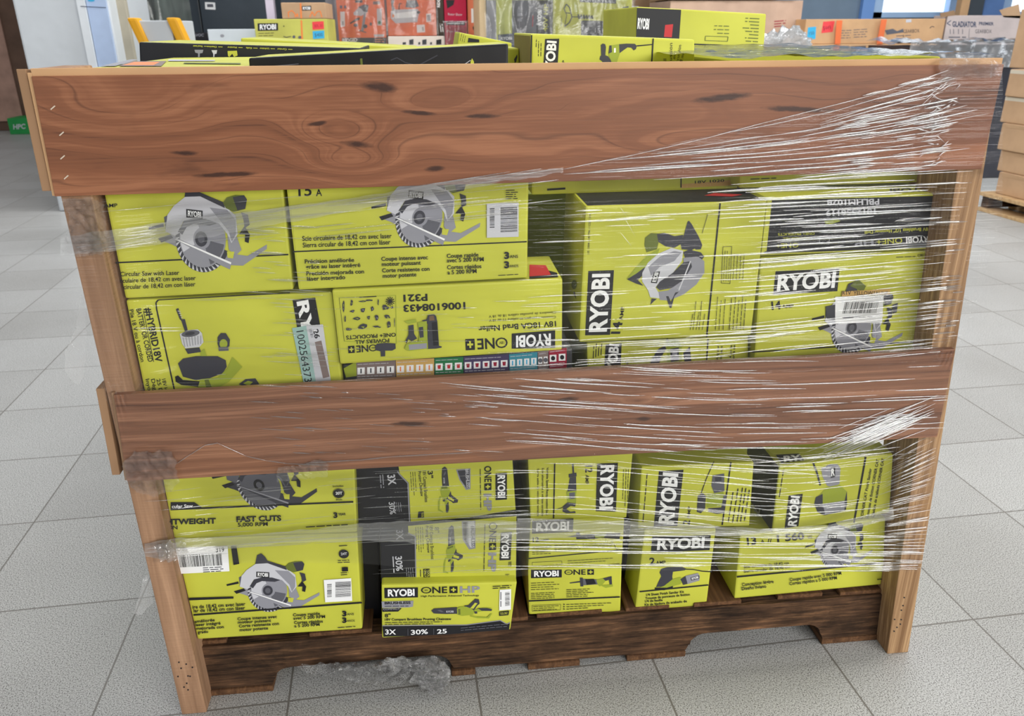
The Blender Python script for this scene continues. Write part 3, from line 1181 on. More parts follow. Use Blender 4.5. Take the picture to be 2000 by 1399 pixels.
# nailer, upside down
f.poly('g4', [(820, 858), (850, 852), (858, 826), (895, 822), (908, 832), (912, 856), (915, 862), (925, 1012), (942, 1016), (940, 1024), (905, 1030), (850, 1032), (858, 880)])
f.poly('br', [(866, 832), (892, 828), (898, 858), (866, 860)])
f.poly('ol', [(712, 862), (785, 850), (790, 870), (740, 880)])
f.poly('g4', [(740, 890), (770, 884), (774, 940), (792, 968), (760, 985), (738, 972), (728, 1000), (720, 985), (740, 945)])
f.poly('ol', [(795, 870), (850, 862), (858, 1030), (740, 1044), (716, 1030), (724, 1005), (760, 990), (800, 985), (806, 940)])
f.poly('g4', [(802, 900), (828, 896), (832, 960), (808, 964)])
f.poly('g2', [(740, 1006), (850, 996), (850, 1028), (744, 1038)])
f.poly('k', [(880, 870), (912, 866), (920, 1008), (890, 1012)])
f.done()
g = Face(f.root, at(1050, 530, .09), (0, 0, 1))
ztop = at(1099, 545, .014).z
g.o = Vector((0, .1, ztop + .0003))
g.poly('k', [(1034, 518), (1088, 533), (1090, 541), (1034, 544)], 'top_print')
g.poly('r', [(1034, 517), (1066, 518), (1076, 537), (1034, 540)], 'top_print')
g.done()

# jigsaw carton
f = carton('tool_carton', 'lime jigsaw carton squeezed under the 14 amp carton, mostly hidden by the lower walnut board', 'carton',
           [(1146, 671), (1462, 656), (1462, 838), (1150, 846)], .062, .36, group=UPPER)
f.crop(*K7)
f.logo([(430, 1440), (415, 1130 - 70), (540, 1110 - 70), (530, 1440)], bg=None)
f.parts.clear()
f.poly('k', [(430, 1128), (540, 1120), (526, 1420), (412, 1430)], 'logo')
f.text('YOBI', (502, 1318), (520, 1130), 62, 'w', .035, 'logo')
f.text('5 AMP', (590, 1400), (592, 1248), 20)
for i, x in enumerate((345, 362, 380, 398)):
    f.greek((x, 1225 - i * 8), (x + 6, 1120), 1, (0, 0), 9, seed=i)
f.line('k', (1118, 1275), (1130, 1090), 9)
for i, (x, y) in enumerate(((1198, 1255), (1222, 1255), (1288, 1250), (1308, 1250))):
    f.text(('5 A jig saw', 'Scie saut', '18,4 cm de', 'Sierra de')[i], (x, y), (x + 8, y - 115), 16)
f.poly('g4', [(715, 1300), (745, 1230), (790, 1160), (835, 1140), (845, 1160), (810, 1215), (785, 1300)])
f.poly('ol', [(840, 1100), (920, 1090), (950, 1140), (950, 1290), (850, 1300), (850, 1180)])
f.poly('g4', [(870, 1160), (930, 1150), (932, 1240), (874, 1250)])
f.poly('g2', [(884, 1172), (918, 1168), (920, 1200), (886, 1204)])
f.poly('g4', [(960, 1190), (1005, 1145), (1020, 1280), (975, 1285)])
f.line('k', (852, 1110), (850, 1080), 8)
f.done()

# 14 amp circular saw carton
f = carton('tool_carton', 'lime 14 amp circular saw carton lying on its side, big logo reading upwards', 'carton',
           [(1144, 403), (1499, 392), (1467, 655), (1131, 669)], .045, .16, mats=[LIME, None, BLACK], group=UPPER)
f.crop(*K7)
f.text('US 1004-418-796 // CSB1324', (318, 515), (330, 235), 14, bold=.005)
f.logo([(290, 1068), (312, 628), (487, 622), (460, 1064)], fill=.90, hh=.66)
f.text('14', (525, 1058), (545, 975), 58, bold=.035, up=(-1, 0))
f.text('AMP', (545, 965), (560, 872), 24, bold=.02, up=(-1, 0))
f.line('k', (1120, 1080), (1212, 165), 11)
# saw lying sideways
f.poly('od', [(700, 400), (740, 368), (790, 372), (800, 400), (780, 480), (710, 500), (695, 450)])
f.poly('g4', [(940, 440), (965, 380), (990, 290), (1000, 284), (1020, 310), (1070, 400), (1090, 450), (1080, 480), (1010, 485), (950, 480)])
f.poly('g4', [(780, 375), (830, 366), (900, 390), (960, 380), (950, 440), (900, 470), (840, 460), (790, 430)])
f.poly('l', [(1010, 490), (1040, 475), (1050, 500), (1030, 520)])
f.poly('ol', [(575, 680), (640, 600), (710, 525), (800, 470), (770, 560), (700, 640), (640, 670)])
f.poly('g4', [(575, 685), (640, 645), (700, 600), (680, 660), (650, 690), (690, 730), (640, 715)])
f.poly('g1', [(680, 640), (720, 570), (790, 510), (880, 470), (960, 490), (950, 560), (890, 640), (800, 700), (770, 740), (800, 790), (800, 815), (735, 808), (720, 760), (680, 700)])
f.poly('g2', [(720, 600), (800, 530), (900, 490), (950, 500), (900, 560), (800, 600), (740, 660)])
f.poly('g4', [(960, 500), (1000, 480), (1080, 500), (1104, 530), (1080, 560), (1030, 545), (980, 560)])
f.poly('g2', [(960, 540), (1060, 530), (1104, 560), (1105, 640), (1050, 720), (960, 790), (860, 830), (800, 826), (790, 770), (860, 760), (930, 700), (970, 620)])
f.poly('g4', [(890, 640), (960, 570), (1010, 560), (1020, 600), (960, 690), (880, 745), (800, 760), (776, 740), (800, 700)])
f.line('g1', (1010, 560), (930, 760), 8)
f.poly('g4', [(930, 770), (900, 800), (880, 880), (868, 880), (842, 800), (860, 800), (876, 840), (905, 775)])
f.poly('g4', [(735, 860), (745, 815), (780, 818), (760, 835)])
f.logo([(738, 708), (760, 636), (802, 630), (780, 712)], part='picture_print')
f.line('g4', (1090, 370), (1128, 240), 3)
# small print on the right
f.path('k', [(1220, 710), (1232, 462), (1292, 460), (1280, 715), (1220, 710)], 3, 'fine_print')
f.greek((1235, 700), (1247, 480), 3, (16, 0), 5)
for x in (1300, 1322, 1344, 1366):
    f.greek((x, 690), (x + 12, 490), 1, (0, 0), 6, seed=x)
for i, x in enumerate((1008, 1028, 1048, 1068, 1090)):
    f.greek((x, 1030), (x + 22, 900 - (i % 2) * 90), 1, (0, 0), 6, seed=x)
for i, x in enumerate((1180, 1205, 1232)):
    f.greek((x, 1030), (x + 18, 780), 1, (0, 0), 6, seed=x)
for i, x in enumerate((1275, 1300, 1324, 1350, 1372)):
    f.greek((x, 1030), (x + 20, 760 + (i % 3) * 20), 1, (0, 0), 7, seed=x)
f.done()
ztop = at(1300, 398, .045).z
g = Face(f.root, (0, .1, ztop + .0006), (0, 0, 1))
g.poly('r', [(1375, 382), (1395, 377), (1450, 380), (1430, 384)], 'top_print')
g.done()
# worn side panel of that carton
g = Face(f.root, (at(1144, 403, .045) + at(1131, 669, .045)) / 2 + Vector((-.0012, 0, 0)), (-1, 0, -.02))
g.line('k', (1121, 570), (1128, 605), 3, 'scuff_marking')
g.disc('od', (1121, 556), 5, 9, part='scuff_marking')
g.done()

# hammer drill carton, upside down
f = carton('tool_carton', 'black hammer drill carton with lime top, turned upside down under glinting film', 'carton',
           [(1500, 387), (1842, 378), (1821, 487), (1486, 500)], .045, .34, mats=[LIME, BLACK, None, None, BLACK], group=UPPER)
f.crop(*K8)
f.poly('l', [(205, 205), (238, 203), (200, 560), (165, 575)])
f.text('PBLHM102B', (970, 206), (610, 212), 36, 'g1', .03)
f.text('1012556119', (944, 272), (604, 286), 36, 'g1', .03)
f.text('18V Brushless 1/2" Hammer Drill', (1314, 400), (870, 422), 22, 'l', .02)
f.text('RYOBI', (1304, 462), (1152, 468), 38, 'w', .035, 'logo')
f.text('ONE+', (1126, 470), (950, 482), 36, 'l', .01, 'logo')
f.text('HP', (930, 484), (800, 494), 34, 'g2', .03, 'logo')
f.text('ONE+', (418, 505), (265, 512), 30, 'l', .01, 'logo')
f.text('POWERS ALL', (490, 464), (312, 470), 18, 'l', .01)
f.text('ONE+ PRODUCTS', (528, 434), (278, 440), 16, 'l', .01)
f.poly('ol', [(596, 356), (690, 342), (704, 358), (640, 378), (602, 374)])
f.path('g2', [(560, 500), (566, 460), (630, 456), (626, 516), (560, 500)], 4)
f.done()
ztop = at(1670, 383, .045).z
g = Face(f.root, (0, .1, ztop + .0004), (0, 0, 1))
g.text('RYOBI', (1812, 366), (1738, 369), 7, 'k', .03, 'top_print')
g.done()

# 14 amp carton under it with orange sticker
f = carton('tool_carton', 'lime 14 amp circular saw carton carrying an orange and white barcode sticker', 'carton',
           [(1486, 503), (1823, 489), (1778, 838), (1464, 848)], .045, .36, group=UPPER)
f.crop(*K8)
f.greek((1085, 604), (1222, 598), 1, (0, 0), 8)
f.text('CSB135L', (1232, 598), (1310, 594), 14)
f.logo([(262, 700), (700, 680), (684, 836), (244, 862)], fill=.9)
f.text('14', (236, 962), (300, 956), 52, bold=.035)
f.text('AMP', (304, 952), (386, 948), 22, bold=.02)
f.line('k', (100, 1252), (1220, 1182), 9)
f.text('7-1/4" Circular Saw with Laser', (172, 1316), (585, 1286), 22)
saw(f, [(550, 1088), (1130, 1125), (760, 1265)], ((776, 720), (1245, 727), (968, 829)), plain=True)
f.poly('od', [(770, 800), (820, 750), (880, 800), (860, 840)])
f.poly('g4', [(1060, 930), (1098, 915), (1090, 980), (1062, 990)])
f.poly('g4', [(605, 940), (680, 925), (680, 1030), (610, 1025)])
f.poly('tn', [(716, 838), (1048, 820), (1040, 858), (714, 872)], 'barcode_print')
f.text('RTV  YELLOW/JAUNE', (718, 860), (1030, 864), 26, 'k', .01, 'barcode_print')
f.poly('w', [(670, 874), (1000, 866), (990, 1050), (668, 1056)], 'barcode_print')
f.bars([(735, 910), (975, 904), (955, 985), (715, 990)], 30, 'k', None, seed=9, m=.01)
f.greek((720, 1018), (930, 1010), 1, (0, 0), 12, 'g3', 'barcode_print')
f.done()

# cartons resting further back on that row, just under the upper board
f = carton('tool_carton', 'lime carton on top of the sideways saw carton, a thin strip of it showing', 'carton',
           [(1046, 136), (1461, 124), (1441, 369), (1038, 381)], .135, .07, group=UPPER)
f.crop(*K7)
f.poly('tn', [(945, 35), (1300, 5), (1300, 42), (945, 62)])
f.text('18V 1020', (1040, 30), (1240, 18), 18)
f.line('k', (945, 58), (948, -300), 8)
f.line('k', (30, 72), (155, 64), 14)
f.done()
f = carton('tool_carton', 'lime carton lying on the black hammer drill carton, its top covered by film', 'carton',
           [(1466, 122), (1838, 110), (1818, 356), (1443, 368)], .100, .40, mats=[LIME, None, None, None, BLACK], group=UPPER)
f.crop(*K8)
f.greek((90, 70), (280, 62), 1, (0, 0), 10)
f.done()
# second-row carton in a darkened lime, the gap's shade put into its colour
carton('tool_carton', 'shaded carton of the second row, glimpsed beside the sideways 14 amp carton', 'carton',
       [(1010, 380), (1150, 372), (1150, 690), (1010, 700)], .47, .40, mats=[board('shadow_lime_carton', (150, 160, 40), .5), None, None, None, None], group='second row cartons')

# ---- lower gap
f = carton('tool_carton', 'lime fast cuts saw carton stacked on the one with the big barcode sticker', 'carton',
           [(304, 868), (690, 853), (698, 1040), (340, 1052)], .022, .42, group=LOWER)
f.crop(*L1)
saw(f, [(710, 140), (1230, 155), (950, 273)], ((776, 720), (1245, 725), (968, 829)), dark=True, plain=True)
f.line('k', (430, 268), (1430, 226), 9)
f.poly('k', [(430, 228), (560, 228), (608, 262), (430, 272)], 'lettering')
f.text('cular Saw', (436, 260), (552, 256), 17, 'w', .02)
f.text('Includes', (1318, 146), (1376, 143), 10)
f.disc('k', (1350, 180), 29, 24)
for i in range(24):
    a = 2 * math.pi * i / 24
    f.line('k', (1350, 180), (1350 + 33 * math.cos(a), 180 + 27 * math.sin(a)), 4)
f.text('20T', (1333, 186), (1370, 185), 14, 'w', .03)
f.text('Blade', (1336, 218), (1370, 217), 9)
f.text('LIGHTWEIGHT', (330, 352), (678, 344), 28, bold=.04)
f.text('DESIGN', (330, 380), (468, 376), 20, bold=.02)
f.text('FAST CUTS', (790, 336), (1036, 329), 28, bold=.04)
f.text('5,000 RPM', (798, 362), (962, 357), 20, bold=.02)
f.text('3', (1322, 313), (1344, 312), 27, bold=.05)
f.text('YEAR', (1347, 301), (1390, 299), 12, bold=.03)
f.greek((1170, 364), (1410, 350), 1, (0, 0), 8)
f.done()

f = carton('tool_carton', 'lime circular saw carton carrying a large white barcode sticker, standing on the pallet', 'carton',
           [(340, 1053), (698, 1041), (708, 1229), (386, 1249.6)], .022, .42, group=LOWER)
f.crop(*L1)
saw(f, [(735, 680), (1245, 725), (1080, 820)])
f.line('k', (555, 846), (1478, 778), 9)
f.text('ire de 18,42 cm avec laser', (550, 812), (840, 794), 18, bold=.02)
f.text('lar de 18,42 cm con láser', (556, 832), (838, 816), 18, bold=.02)
f.poly('k', [(530, 752), (774, 745), (774, 756), (530, 766)])
for s, p, q in (('améliorée', (560, 890), (672, 880)), ('laser intégré', (565, 908), (704, 898)), ('mejorada con', (570, 928), (722, 918)), ('grado', (578, 948), (636, 944)),
                ('Coupe intense avec', (796, 876), (1012, 862)), ('moteur puissant', (798, 894), (980, 883)), ('Corte resistente con', (804, 915), (1024, 900)), ('motor potente', (808, 936), (964, 925)),
                ('Coupe rapide', (1100, 854), (1248, 845)), ('avec 5 200 RPM', (1102, 872), (1276, 862)), ('Cortes rápidos', (1106, 896), (1264, 887)), ('a 5 200 RPM', (1108, 914), (1246, 905))):
    f.text(s, p, q, 15, bold=.025)
for y in (852, 888):
    f.text('3', (1370, y), (1394, y - 1), 26, bold=.05)
f.text('ANS', (1396, 848), (1434, 846), 11)
f.text('ANOS', (1396, 884), (1438, 882), 10)
f.greek((1345, 916), (1445, 908), 1, (0, 10), 6)
f.poly('w', [(1268, 654), (1418, 644), (1424, 768), (1276, 776)], 'barcode_print')
f.bars([(1330, 664), (1330, 754), (1418, 748), (1418, 660)], 24, 'k', None, seed=5, m=.02)
f.bars([(1286, 676), (1286, 752), (1312, 750), (1312, 674)], 16, 'k', None, seed=6, m=.02)
f.poly('k', [(760, 470), (790, 468), (806, 566), (774, 572)])
f.poly('w', [(440, 480), (742, 470), (752, 606), (480, 620)], 'barcode_print')
f.bars([(470, 516), (712, 506), (718, 574), (480, 586)], 36, 'k', None, seed=12, m=.01)
f.text('319', (678, 502), (724, 498), 24, 'k', .01, 'barcode_print')
f.greek((606, 588), (722, 582), 3, (1, 11), 7, 'g4', 'barcode_print', 9)
f.disc('k', (1378, 512), 28, 24)
f.text('24T', (1362, 518), (1396, 516), 13, 'g1', .03)
f.greek((1352, 468), (1402, 464), 1, (0, 12), 7)
f.greek((1345, 548), (1412, 545), 2, (0, 11), 6, seed=4)
f.poly('k', [(1368, 585), (1400, 583), (1402, 606), (1368, 608)])
f.greek((1362, 616), (1412, 612), 2, (0, 11), 6, seed=5)
f.done()


def chainsaw(f, dst):
    T = affine(((595, 1085), (1035, 1095), (925, 995)), dst)

    def P(c, pts):
        f.poly(c, [T(*p) for p in pts])
    P('g4', [(598, 1080), (618, 1064), (720, 1058), (784, 1054), (786, 1102), (700, 1104), (615, 1100)])
    P('g3', [(640, 1076), (665, 1074), (690, 1090), (668, 1090)])
    f.text('RYOBI', T(706, 1094), T(758, 1092), None, 'g1', .02, 'picture_print')
    P('ol', [(782, 1066), (800, 1052), (830, 1050), (880, 1052), (905, 1080), (900, 1108), (820, 1118), (785, 1108)])
    P('od', [(790, 1068), (806, 1066), (808, 1108), (792, 1108)])
    P('g4', [(830, 1044), (866, 1040), (915, 994), (940, 998), (946, 1030), (930, 1042), (905, 1078), (880, 1062)])
    P('l', [(878, 1062), (912, 1022), (930, 1026), (900, 1066)])
    P('ol', [(908, 1072), (980, 1058), (1032, 1062), (1036, 1080), (960, 1084), (930, 1090), (905, 1096)])
    P('g4', [(930, 1062), (1000, 1060), (1036, 1070), (1030, 1082), (960, 1080)])
    P('ol', [(880, 1112), (920, 1122), (1000, 1126), (1026, 1100), (1036, 1100), (1012, 1136), (930, 1134), (880, 1122)])
    P('g4', [(906, 1084), (926, 1084), (930, 1100), (912, 1102)])


def prune_vert(f, dy, q, tool_only):
    """front of a pruning saw carton standing on end"""
    f.poly('l', q['lime'])
    f.line('g2', q['edge'][0], q['edge'][1], 10)
    if len(q['edge']) > 2:
        f.line('g2', q['edge'][1], q['edge'][2], 10)


# upper pruning saw carton
f = carton('tool_carton', 'black and lime pruning chainsaw carton on end, uppermost of the stack of three', 'carton',
           [(690, 856), (1000, 845), (1008, 1005), (698, 1032)], .046, .40, mats=[BLACK], group=LOWER)
f.crop(*L2)
f.poly('l', [(340, -110), (1170, -170), (1206, 385), (450, 440), (436, 160), (370, 92)])
f.path('g2', [(355, 78), (368, 98), (430, 162), (442, 440)], 9)
f.text('3X', (282, 105), (292, 178), 52, 'g1', .03)
f.greek((248, 100), (256, 200), 2, (-18, 4), 12, 'g2')
f.text('30%', (292, 300), (302, 388), 42, 'g1', .01)
f.greek((330, 300), (338, 375), 4, (15, 0), 6, 'g2', seed=3)
f.text('3"', (572, 75), (576, 128), 34, bold=.03)
f.text('18V Compact Brushless', (535, 75), (552, 300), 24, bold=.02)
f.text('Pruning Chainsaw', (502, 78), (522, 258), 22, bold=.02)
for i in range(3):
    f.greek((480 - 16 * i, 82), (492 - 16 * i, 258), 1, (0, 0), 6, seed=20 + i)
f.poly('g2', [(776, 65), (800, 62), (880, 56), (880, 205), (848, 212), (800, 140)])
f.poly('g4', [(786, 72), (872, 66), (872, 196), (852, 200), (808, 136)])
f.text('BRUSHLESS', (842, 60), (852, 196), 22, 'g1', .02)
chainsaw(f, [(690, 40), (690, 375), (790, 290)])
f.poly('k', [(505, 368), (544, 365), (546, 410), (500, 412)])
f.text('TOOL', (526, 372), (528, 408), 14, 'l', .02)
f.poly('k', [(1060, 92), (1142, 86), (1142, 280), (1060, 285)], 'logo')
f.text('RYOBI', (1076, 105), (1078, 268), 50, 'w', .035, 'logo')
f.text('ONE', (980, 40), (982, 155), 48, 'k', .02, 'logo')
f.poly('k', [(980, 165), (1030, 162), (1030, 212), (980, 215)], 'logo')
f.poly('l', [(1000, 174), (1009, 173), (1009, 204), (1000, 205)], 'logo')
f.poly('l', [(988, 184), (1022, 182), (1022, 192), (988, 194)], 'logo')
f.text('HP', (978, 240), (980, 362), 50, 'g2', .05, 'logo')
f.greek((950, 60), (954, 365), 1, (0, 0), 8)
f.done()

# middle pruning saw carton
f = carton('tool_carton', 'black and lime pruning chainsaw carton on end, middle one of the stack of three', 'carton',
           [(741, 1053), (1010, 1006), (1009, 1135), (744, 1141)], .030, .40, mats=[BLACK], group=LOWER, dent=1)
f.crop(*L2)
f.poly('l', [(430, 470), (1210, 398), (1206, 860), (492, 868), (482, 540), (434, 520)])
f.path('g2', [(430, 520), (482, 545), (488, 868)], 8)
f.text('3X', (345, 500), (350, 570), 48, 'g2', .02)
f.text('30%', (338, 690), (348, 795), 46, 'g1', .02)
f.greek((322, 690), (330, 810), 1, (0, 0), 12, 'g1')
f.greek((418, 770), (424, 850), 4, (15, 0), 6, 'g2', seed=3)
f.text('8"', (622, 480), (624, 520), 30, bold=.0)
f.text('18V Compact Brushless', (584, 470), (596, 710), 24, bold=.01)
f.text('Pruning Chainsaw', (556, 470), (570, 665), 22, bold=.01)
for i in range(4):
    f.greek((534 - 16 * i, 478), (542 - 16 * i, 660), 1, (0, 0), 6, seed=30 + i)
f.poly('g2', [(816, 436), (915, 430), (916, 632), (870, 640), (824, 570)])
f.poly('g4', [(826, 444), (852, 442), (852, 590), (830, 565)])
f.poly('g1', [(862, 440), (908, 436), (908, 620), (880, 626), (866, 600)])
f.text('BRUSHLESS', (882, 470), (888, 620), 22, 'g4', .02)
chainsaw(f, [(738, 465), (725, 810), (825, 690)])
f.poly('k', [(540, 780), (586, 778), (588, 842), (542, 844)])
f.text('TOOL', (568, 784), (570, 838), 15, 'l', .02)
f.text('ONLY', (546, 784), (548, 838), 15, 'l', .02)
f.greek((520, 785), (522, 840), 1, (0, 0), 8)
f.poly('k', [(1098, 518), (1178, 512), (1168, 715), (1088, 718)], 'logo')
f.text('RYOBI', (1106, 532), (1104, 702), 48, 'w', .035, 'logo')
f.disc('k', (1042, 472), 30, 26, part='logo')
f.disc('l', (1042, 472), 24, 20, part='logo')
f.text('NE', (1018, 505), (1014, 585), 48, 'k', .02, 'logo')
f.poly('k', [(1014, 595), (1064, 592), (1064, 642), (1014, 645)], 'logo')
f.poly('l', [(1034, 602), (1043, 601), (1043, 634), (1034, 635)], 'logo')
f.poly('l', [(1022, 613), (1056, 611), (1056, 621), (1022, 623)], 'logo')
f.text('HP', (1012, 662), (1010, 800), 50, 'g2', .05, 'logo')
f.greek((984, 460), (976, 805), 1, (0, 0), 8)
f.greek((1172, 725), (1170, 770), 3, (-8, 2), 6)
f.greek((1130, 820), (1160, 818), 3, (0, 9), 6)
f.done()

# bottom pruning saw carton, crushed
f = carton('tool_carton', 'crushed lime pruning chainsaw carton lying flat at the pallet edge, lowest of its stack', 'carton',
           [(745, 1143), (1010, 1137), (997, 1231), (746, 1247)], .012, .40, mats=[LIME, None, None, KRAFTD, KRAFTD], group=LOWER)
f.crop(*L2)
f.poly('k', [(246, 1192), (850, 1184), (1000, 1160), (1095, 1150), (1140, 1178), (1164, 1162), (1158, 1215), (700, 1252), (254, 1268)])
f.path('g2', [(246, 1188), (850, 1182), (1000, 1162), (1095, 1150), (1140, 1176), (1166, 1164)], 6)
f.logo([(260, 916), (502, 912), (502, 984), (262, 990)])
one_plus(f, (524, 955), (948, 948), 44, hp=True)
f.text('High Performance. Advanced Technology', (524, 982), (942, 975), 12, bold=.01)
f.poly('g2', [(240, 1014), (470, 1008), (466, 1050), (440, 1056), (244, 1060)])
f.text('BRUSHLESS', (262, 1034), (450, 1030), 17, 'k', .05)
f.greek((262, 1048), (440, 1046), 1, (0, 0), 8)
f.poly('k', [(244, 1064), (386, 1062), (360, 1086), (246, 1088)])
f.text('COMPACT', (252, 1076), (372, 1072), 12, 'g2', .02)
f.text('8"', (264, 1128), (306, 1126), 24, bold=.02)
f.text('18V Compact Brushless Pruning Chainsaw', (264, 1152), (742, 1147), 16, bold=.025)
f.greek((264, 1166), (690, 1160), 2, (0, 13), 7)
chainsaw(f, [(595, 1085), (1035, 1095), (925, 995)])
f.greek((1040, 906), (1178, 898), 2, (0, 14), 9)
f.poly('w', [(1090, 930), (1172, 924), (1170, 1072), (1086, 1078)], 'barcode_print')
f.bars([(1128, 945), (1128, 1050), (1162, 1046), (1162, 942)], 22, 'k', None, seed=15, m=.02)
f.greek((1098, 945), (1098, 1055), 1, (0, 0), 9, part='barcode_print')
f.poly('k', [(1088, 1088), (1158, 1080), (1152, 1112), (1086, 1118)])
f.text('TOOL ONLY', (1094, 1110), (1148, 1104), 16, 'l', .01)
f.text('3X', (266, 1250), (344, 1250), 34, 'w', .02)
f.text('30%', (452, 1252), (574, 1245), 32, 'w', .02)
f.text('25', (640, 1245), (710, 1241), 30, 'w', .02)
f.line('g3', (430, 1210), (430, 1258), 3)
f.line('g3', (615, 1208), (615, 1252), 3)
f.greek((810, 1205), (1150, 1175), 2, (0, 16), 8, 'g3')
f.done()

# reciprocating saw cartons


def recip(f, dst, scale=1):
    T = affine(((395, 975), (680, 960), (560, 1000)), dst)

    def P(c, pts):
        f.poly(c, [T(*p) for p in pts])
    P('g4', [(395, 974), (470, 962), (472, 972), (396, 980)])
    P('g4', [(464, 940), (484, 940), (488, 1000), (468, 1000)])
    P('g3', [(484, 948), (590, 952), (598, 985), (488, 992)])
    P('k', [(500, 950), (560, 948), (575, 982), (510, 990)])
    P('ol', [(575, 955), (620, 945), (680, 930), (684, 940), (640, 962), (620, 985), (600, 1000), (585, 985)])
    P('g4', [(620, 945), (680, 930), (684, 985), (668, 988), (662, 955), (640, 962)])
    P('ol', [(600, 990), (640, 1010), (690, 1000), (688, 985), (640, 990)])


f = carton('tool_carton', 'lime 12 amp reciprocating saw carton standing on end, its logo reading down', 'carton',
           [(1029, 858), (1240, 850), (1224, 1012), (1036, 1017)], .046, .40, group=LOWER)
f.crop(*L3)
f.line('k', (292, 160), (284, 540), 10)
f.text('Variable Speed Reciprocating Saw', (236, 186), (232, 515), 15, bold=.02)
f.text('Scie alternative à vitesse variable', (204, 190), (202, 518), 15, bold=.01)
f.text('Sierra sable de velocidad variable', (172, 194), (172, 520), 14, bold=.01)
f.text('12', (502, 172), (502, 222), 46, bold=.03)
f.text('AMP', (502, 236), (500, 302), 24, bold=.02)
f.logo([(724, 155), (710, 490), (572, 486), (582, 160)], fill=.92, hh=.6)
f.line('g4', (415, 160), (420, 230), 12)
f.poly('g4', [(388, 232), (440, 222), (442, 248), (388, 256)])
f.poly('g4', [(396, 256), (438, 250), (440, 345), (378, 352)])
f.poly('ol', [(372, 352), (440, 345), (438, 430), (380, 425)])
f.poly('g3', [(390, 360), (430, 356), (430, 400), (392, 404)])
f.poly('g4', [(380, 425), (436, 432), (432, 455), (400, 450), (372, 470), (400, 490), (430, 485), (436, 498), (370, 500), (345, 488), (350, 450)])
f.path('k', [(372, 440), (340, 462), (300, 476)], 4)
for x in (755, 772, 788):
    f.greek((x + 8, 200), (x, 460), 1, (0, 0), 6, seed=x)
f.done()

f = carton('tool_carton', 'lime 12 amp reciprocating saw carton lying flat, logo veiled by a band of film', 'carton',
           [(1036, 1018), (1220, 1013), (1215, 1103), (1031, 1111)], .040, .40, group=LOWER)
f.crop(*L3)
f.logo([(138, 552), (420, 534), (416, 628), (136, 640)])
f.text('12', (142, 696), (186, 693), 30, bold=.03)
f.text('AMP', (192, 692), (254, 688), 14, bold=.02)
f.poly('g4', [(375, 660), (438, 648), (438, 632), (460, 630), (470, 650), (560, 640), (740, 636), (735, 676), (600, 668), (560, 676), (440, 678), (438, 662)])
f.poly('ol', [(560, 640), (640, 638), (630, 664), (570, 668)])
for i, x in enumerate((138, 290, 480)):
    f.greek((x, 728 - i * 8), (x + 140 + i * 40, 722 - i * 8), 5 - i, (0, 13), 6, seed=x)
f.line('k', (112, 810), (754, 750), 7)
f.path('k', [(138, 836), (340, 826), (342, 852), (140, 862), (138, 836)], 2)
f.greek((380, 826), (700, 806), 2, (0, 16), 5)
f.text('ACC55V008', (660, 858), (735, 850), 9)
f.line('k', (680, 690), (720, 750), 4)
f.done()

f = carton('tool_carton', 'lime reciprocating saw carton lowest of its stack, boxed warnings along its bottom edge', 'carton',
           [(1031, 1112), (1215, 1104), (1212, 1195.5), (1033, 1201)], .046, .40, group=LOWER)
f.crop(*L3)
f.logo([(130, 886), (340, 884), (340, 938), (130, 944)])
one_plus(f, (358, 920), (560, 918), 34)
recip(f, [(395, 975), (680, 960), (560, 1000)])
for i in range(4):
    f.greek((130, 978 + i * 15), (330, 970 + i * 15), 1, (0, 0), 6, seed=i)
for i in range(5):
    f.greek((130, 1048 + i * 12), (312, 1040 + i * 12), 1, (0, 0), 6, seed=i + 9)
for i in range(5):
    f.greek((372, 1024 + i * 12), (565, 1016 + i * 12), 1, (0, 0), 6, seed=i + 19)
f.line('k', (114, 1100), (738, 1072), 9)
f.path('k', [(138, 1130), (334, 1122), (332, 1160), (138, 1170), (138, 1130)], 2)
f.greek((146, 1140), (326, 1132), 3, (0, 12), 5)
for i, y in enumerate((1126, 1142, 1158)):
    f.poly('k', [(350, y), (356, y - 10), (362, y)], 'fine_print')
    f.greek((372, y - 2), (700 - i * 70, y - 14), 1, (0, 0), 6, seed=y)
f.done()

# sander cartons
f = carton('tool_carton', 'lime 2 amp finishing sander carton on end, logo reading upwards beside the corner sander carton', 'carton',
           [(1253, 912), (1473, 903), (1464, 1028), (1246, 1033)], .046, .36, group=LOWER)
f.crop(*L3)
f.greek((895, 560), (925, 215), 1, (0, 0), 10)
f.poly('k', [(1004, 212), (1172, 202), (1130, 588), (968, 592)], 'logo')
f.text('RYOBI', (1100, 578), (1132, 228), 96, 'w', .035, 'logo')
f.text('2', (1212, 582), (1216, 550), 44, bold=.03)
f.text('AMP', (1216, 540), (1224, 455), 22, bold=.01)
f.line('k', (1436, 580), (1496, 150), 10)
f.path('k', [(1380, 145), (1325, 270), (1290, 370)], 6)
f.poly('g3', [(1372, 240), (1450, 228), (1452, 350), (1382, 362), (1362, 310)])
f.poly('g4', [(1385, 255), (1430, 250), (1432, 278), (1388, 284)])
f.poly('ol', [(1330, 370), (1445, 355), (1455, 450), (1330, 460)])
f.poly('g4', [(1270, 380), (1300, 360), (1325, 380), (1320, 470), (1290, 500), (1262, 490)])
f.poly('g4', [(1445, 380), (1470, 372), (1450, 500), (1400, 505), (1340, 490), (1340, 465), (1430, 460)])
for i, (x, y) in enumerate(((1478, 560), (1508, 562), (1538, 558), (1562, 556), (1588, 552))):
    f.greek((x, y), (x + 40, y - 250), 1, (0, 0), 11, seed=x)
f.done()
f = carton('tool_carton', 'lime finishing sander carton with a dented bottom corner, under the upright sander carton', 'carton',
           [(1259, 1036), (1399, 1033), (1380, 1183), (1240, 1194)], .044, .36, group=LOWER)
f.crop(*L3)
